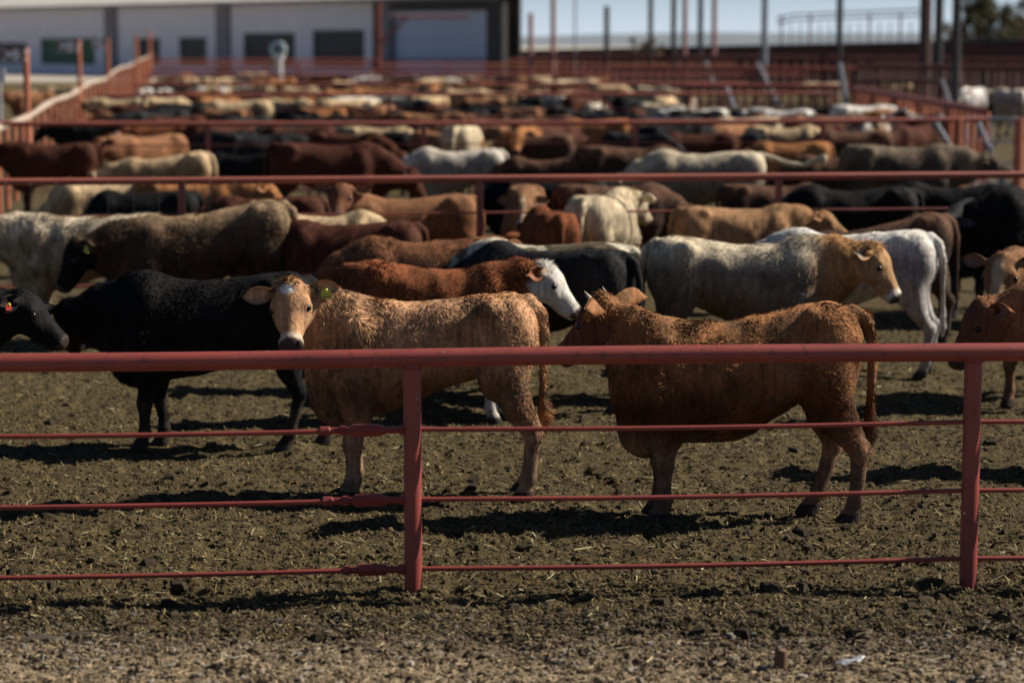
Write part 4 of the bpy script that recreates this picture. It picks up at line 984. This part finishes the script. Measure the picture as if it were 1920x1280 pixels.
# corral fences made of upright bars, right side
def bar_fence(label, a, b, h, mat, sp_=.45, r=.04, topmat=None, group='bar corrals at the right side'):
    d = (b-a); L = d.length; d.normalize(); e = empty('bar_corral', (a.x, a.y, 0), label, 'fence', group, math.atan2(d.y, d.x))
    mb = MB(); mb.tube([(0, 0, h), (L, 0, h)], r*1.6, 8); mb.build('top_rail', M[topmat or mat], e, True)
    mb = MB(); mb.tube([(0, 0, h*.12), (L, 0, h*.12)], r, 6); mb.build('bottom_rail', M[mat], e, True)
    n = min(int(L/sp_), 95)
    for i in range(n+1):
        mb = MB(); x = L*i/n; rr = r*(1.7 if i % 6 == 0 else 1); mb.tube([(x, 0, 0), (x, 0, h-.02)], rr, 6, False); mb.build('bar', M[mat], e, True)
    return e
bar_fence('bar fence running back from the third pipe fence at right', PD(1845, 47), PD(1600, 71.7), 1.42, 'orange', .8, .05, 'farred')
bar_fence('bar fence behind the right alley, above the white cattle', PD(2000, 84), PD(1590, 135), 1.75, 'corral', .9, .06)
bar_fence('bar corral crossing behind the pale backs at right', PD(1290, 74), PD(1590, 73), 1.45, 'corral', .35, .05, 'farred')
bar_fence('darker bar corral further behind, under the thin posts', PD(1150, 104), PD(1620, 100), 1.7, 'brownsteel', .4, .06, 'farred')
bar_fence('far red bar corral along the rusty windbreak', PD(1000, 150), PD(1800, 122), 2.0, 'corral', .8, .09)
bar_fence('bar corral right of the stout posts', PD(1610, 92), PD(1990, 84), 1.9, 'brownsteel', .35, .06, 'corral')
for px0, y0, px1, y1, D_, lb_ in ((1571, 118, 1588, 205, 70, 'grey leaning brace where the right bar fences meet'), (1762, 150, 1786, 215, 58, 'grey leaning brace beside the rightmost stout post'), (1418, 118, 1440, 160, 100, 'grey leaning brace far back over the pale backs'),
     (1322, 115, 1334, 150, 108, 'small grey leaning brace left of the grey post'), (1826, 222, 1882, 350, 41, 'longest grey leaning brace next to the alley gate post'), (1745, 222, 1788, 290, 42, 'pale leaning brace behind the pied cow'), (1360, 165, 1378, 212, 69, 'grey leaning brace right of the black pair')):
    a = PD(px0, D_); b = PD(px1, D_); za, zb = ZD(y0, D_), ZD(y1, D_); 
    d = Vector((b.x-a.x, 0, zb-za)); tz = -zb/d.z if d.z else 0; foot = Vector((b.x, a.y, zb))+d*(max(zb, 0)/-d.z); mb = MB(); base = Vector((foot.x, foot.y, 0))
    mb.tube([foot-base, Vector((a.x, a.y, za))-base], .055 if D_ < 60 else .085, 8); o = mb.build('brace', M['grey'], None, False, base); tag(o, lb_, 'brace', 'grey braces against the right fences')
p = PD(1908, 41); prop_tube('gate_post', 'red gate post at right edge where the alley begins', 'post', [(p.x, p.y, -.05), (p.x, p.y, ZD(222, 41))], .085, 'orange')
p = PD(1795, 40); prop_tube('gate_post', 'red post under the right end of third pipe fence', 'post', [(p.x, p.y, -.05), (p.x, p.y, ZD(222, 40))], .055, 'orange')
pa = PD(1800, 42); pb = PD(1908, 41.6); d = pb-pa; L = d.length; d.normalize(); e = empty('pipe_gate', (pa.x, pa.y, 0), 'dark grey pipe gate closing the alley at the right edge', 'gate', None, math.atan2(d.y, d.x)); zt = ZD(222, 42)
for nm, z in (('top_rail', zt), ('middle_rail', zt*.72), ('middle_rail', zt*.46), ('bottom_rail', zt*.2)): mb = MB(); mb.tube([(.07, 0, z), (L-.07, 0, z)], .03 if nm != 'middle_rail' else .02, 8); mb.build(nm, M['grey'], e, True)
for x in (.07, L/2, L-.07): mb = MB(); mb.tube([(x, 0, zt*.2), (x, 0, zt)], .028, 8); mb.build('upright', M['grey'], e, True)
mb = MB(); mb.tube([(.07, -.04, zt*.22), (L-.07, -.04, zt*.98)], .02, 6); mb.build('diagonal', M['grey'], e, True)
bar_fence('dark bar corral at the far right end of the alley', PD(1795, 100), PD(2010, 96), 2.1, 'corral', .4, .06)
bar_fence('low dark corral line in front of the stout posts', PD(1600, 82), PD(1800, 80), 1.5, 'corral', .3, .05, 'brownsteel')
# light frame building (bare hoops and rails)
a = PD(1455, 160); b = PD(1735, 150); d = (b-a); L = d.length; d.normalize(); e = empty('frame_shed', (a.x, a.y, 0), 'bare light steel shed frame behind the dark post at right', 'shed', None, math.atan2(d.y, d.x))
zt = ZD(28, 160)
for z in (zt, ZD(38, 160)): mb = MB(); mb.tube([(0, 0, z-.25), (L*.12, 0, z), (L, 0, z+.2)], .06, 6); mb.build('rail', M['dark'], e, True)
for i in range(15): mb = MB(); x = L*(i+.5)/15; mb.tube([(x, 0, 0), (x, 0, ZD(45, 160) if i % 3 else zt)], .045 if i % 3 else .08, 6, False); mb.build('stud', M['pillar'], e, True)
# pale far shed
p = PD(1395, 400); mb = MB(); mb.box((0, 0, .9), (9, 5, 1.8)); V = [(-5, -3, 1.8), (5, -3, 1.8), (5, 3, 1.8), (-5, 3, 1.8), (-5, 0, 2.6), (5, 0, 2.6)]
e = empty('far_shed', (p.x, p.y, 0), 'low white shed far off between the posts', 'shed'); mb.build('wall', M['white'], e); mb = MB(); mb.add(V, [[0, 1, 5, 4], [2, 3, 4, 5]]); mb.add(V, [[0, 4, 3], [1, 2, 5]]); mb.build('roof', M['roof'], e)

# hills on the horizon, distance haze painted into their bluish colour
m, nt_, b_ = newmat('far_hill_haze', .95, .1); co = nt_.nodes.new('ShaderNodeNewGeometry').outputs['Position']
nt_.links.new(mix(nt_, noise(nt_, co, .004, 5), (.15, .18, .21), (.22, .25, .28)), b_.inputs['Base Color'])
xs_ = np.linspace(-6000, 6000, 220); V = []
for j, (yy, k) in enumerate(((5200, 0), (5600, .8), (6300, 1.0), (7500, .5))):
    hgt = 22+26*vnoise(xs_*.0011+5, xs_*0+3)+14*vnoise(xs_*.004, xs_*0+9); V += [(x, yy, h*k-1) for x, h in zip(xs_, hgt)]
n_ = len(xs_); F = [[j*n_+i, j*n_+i+1, (j+1)*n_+i+1, (j+1)*n_+i] for j in range(3) for i in range(n_-1)]
tag(link('hills', mesh_np('hills', V, np.array(F), m)), kind='structure')

# trees beyond the right corrals
def leaf_mat(name, c1, c2):
    m, nt, b = newmat(name, .8, .2); a = nd(nt, 'ShaderNodeAttribute', attribute_name='col')
    sp_ = nt.nodes.new('ShaderNodeSeparateColor'); nt.links.new(a.outputs[0], sp_.inputs[0]); nt.links.new(mix(nt, sp_.outputs[0], c1, c2), b.inputs['Base Color']); return m
M['bark'] = paint_mat('bark', (.10, .075, .055), (.06, .045, .035), (.03, .03, .02), .4, 4, .9, chips=False)
M['leaf'] = leaf_mat('dull_leaves', (.05, .055, .025), (.14, .12, .06)); M['dryleaf'] = leaf_mat('dry_brown_leaves', (.10, .07, .045), (.20, .14, .09))
def tree(px_, D_, ht, wd, label, mat, seed, n=9000):
    r = np.random.default_rng(seed); p = PD(px_, D_); t = empty('tree', (p.x, p.y, 0), label, 'tree', 'trees beyond the right corrals')
    mb = MB(); mb.tube([(0, 0, -.1), (.1, 0, ht*.25), (.2, .1, ht*.5), (.1, .1, ht*.8)], [.28, .2, .13, .04], 8)
    tips = []
    for i in range(9):
        a = r.uniform(0, 6.28); z0 = ht*r.uniform(.2, .6); e_ = np.array([math.cos(a)*wd*r.uniform(.5, .9), math.sin(a)*wd*r.uniform(.5, .9), z0+ht*r.uniform(.1, .35)])
        mb.tube([(.1, .05, z0), tuple(e_*[.5, .5, .55]+np.array([0, 0, z0*.45])), tuple(e_)], [.10, .07, .02], 6); tips.append(e_)
    mb.build('trunk', M['bark'], t, True)
    cs = np.array([[r.normal(0, wd*.45), r.normal(0, wd*.45), ht*r.uniform(.3, .98)] for _ in range(26)]+tips); cr_ = r.uniform(.5, 1.1, len(cs))*wd*.33
    k = r.integers(0, len(cs), n); dv = r.normal(size=(n, 3)); dv /= np.linalg.norm(dv, axis=1)[:, None]
    c = cs[k]+dv*(cr_[k]*r.uniform(.3, 1.1, n))[:, None]; s_ = .11*r.uniform(.6, 1.5, n)[:, None]
    u = r.normal(size=(n, 3)); u /= np.linalg.norm(u, axis=1)[:, None]; v = np.cross(u, r.normal(size=(n, 3))); v /= np.linalg.norm(v, axis=1)[:, None]
    V = np.stack([c-u*s_, c+v*s_*.5, c+u*s_, c-v*s_*.5], 1).reshape(-1, 3); col = np.repeat(np.c_[r.random((n, 1)).repeat(3, 1), np.ones(n)], 4, 0)
    link('crown', mesh_np('crown', V, np.arange(n*4).reshape(n, 4), M[mat], False, {'col': col}), t)
tree(1850, 170, 6.6, 2.6, 'broad dull green tree behind the stout posts at right', 'leaf', 5)
tree(1925, 190, 5.0, 2.6, 'dry brown tree at the right edge behind the corrals', 'dryleaf', 6)
tree(1790, 200, 4.6, 2.2, 'low dry brown tree just right of the stout posts', 'dryleaf', 8, 6000)
tree(1215, 165, 3.2, 1.3, 'small bare reddish bush between the black and dark posts', 'dryleaf', 9, 1200)

# ------------------------------------------------------------------ bits lying in front of the fence
def clod(px_, py_, rad, h, label, cat, name, mat, seed):
    r = np.random.default_rng(seed); p = P(px_, py_); V, F = ico((0, 0, 0), 1.0, 22, 14)
    V = V*(1+.18*snoise(V, 3.0, seed, 3))[:, None]*np.array([rad, rad*.6, h]); p.z = float(gheight(np.array([p.x]), np.array([p.y]))[0])
    return tag(link(name, mesh_np(name, V, F, mat, True), None, p), label, cat)
M['clod'] = paint_mat('dark_clod', (.04, .028, .02), (.075, .055, .04), (.12, .09, .06), .5, 30, .95, chips=False)
clod(85, 1198, .12, .035, 'dark dung clod on the bare ground at lower left', 'dung', 'dung_clod', M['clod'], 3)
clod(150, 1192, .06, .025, 'small dark clod right beside the big dung clod', 'dung', 'dung_clod', M['clod'], 4)
clod(1222, 1082, .04, .025, 'dark dung lump under the lowest rod right of the middle post', 'dung', 'dung_clod', M['clod'], 5)
st = P(1464, 1240); e = empty('stump', st, 'short wooden stub sticking out of the lane at lower right', 'stump'); mb = MB(); mb.tube([(0, 0, -.03), (.002, 0, .04), (.006, 0, .055)], [.032, .030, .027], 9)
mb.build('stub', paint_mat('stub_wood', (.17, .10, .055), (.10, .06, .035), (.05, .03, .02), .4, 40, .9, chips=False), e, True)
mb = MB(); mb.tube([(.0, 0, .05), (-.03, 0, .08), (-.06, .01, .07)], [.008, .006, .002], 6); mb.build('splinter', M['clod'], e, True)
sc_p = P(1592, 1248); V = []; nu = 9
for i in range(nu):
    for j in range(4): V.append(((i/(nu-1)-.5)*.15, (j/3-.5)*.05*math.sin(math.pi*(i+.6)/(nu+.2)), .012+.02*(i/(nu-1))+.01*math.sin(i*1.7+j)))
F = [[i*4+j, i*4+j+1, (i+1)*4+j+1, (i+1)*4+j] for i in range(nu-1) for j in range(3)]
o = link('plastic_scrap', mesh_np('plastic_scrap', V, np.array(F), simple_mat('pale_scrap', (.42, .42, .46), .4), True), None, sc_p)
so_ = o.modifiers.new('thick', 'SOLIDIFY'); so_.thickness = .003
tag(o, 'pale grey scrap of plastic lying by the stub', 'scrap'); o.rotation_euler.z = .35
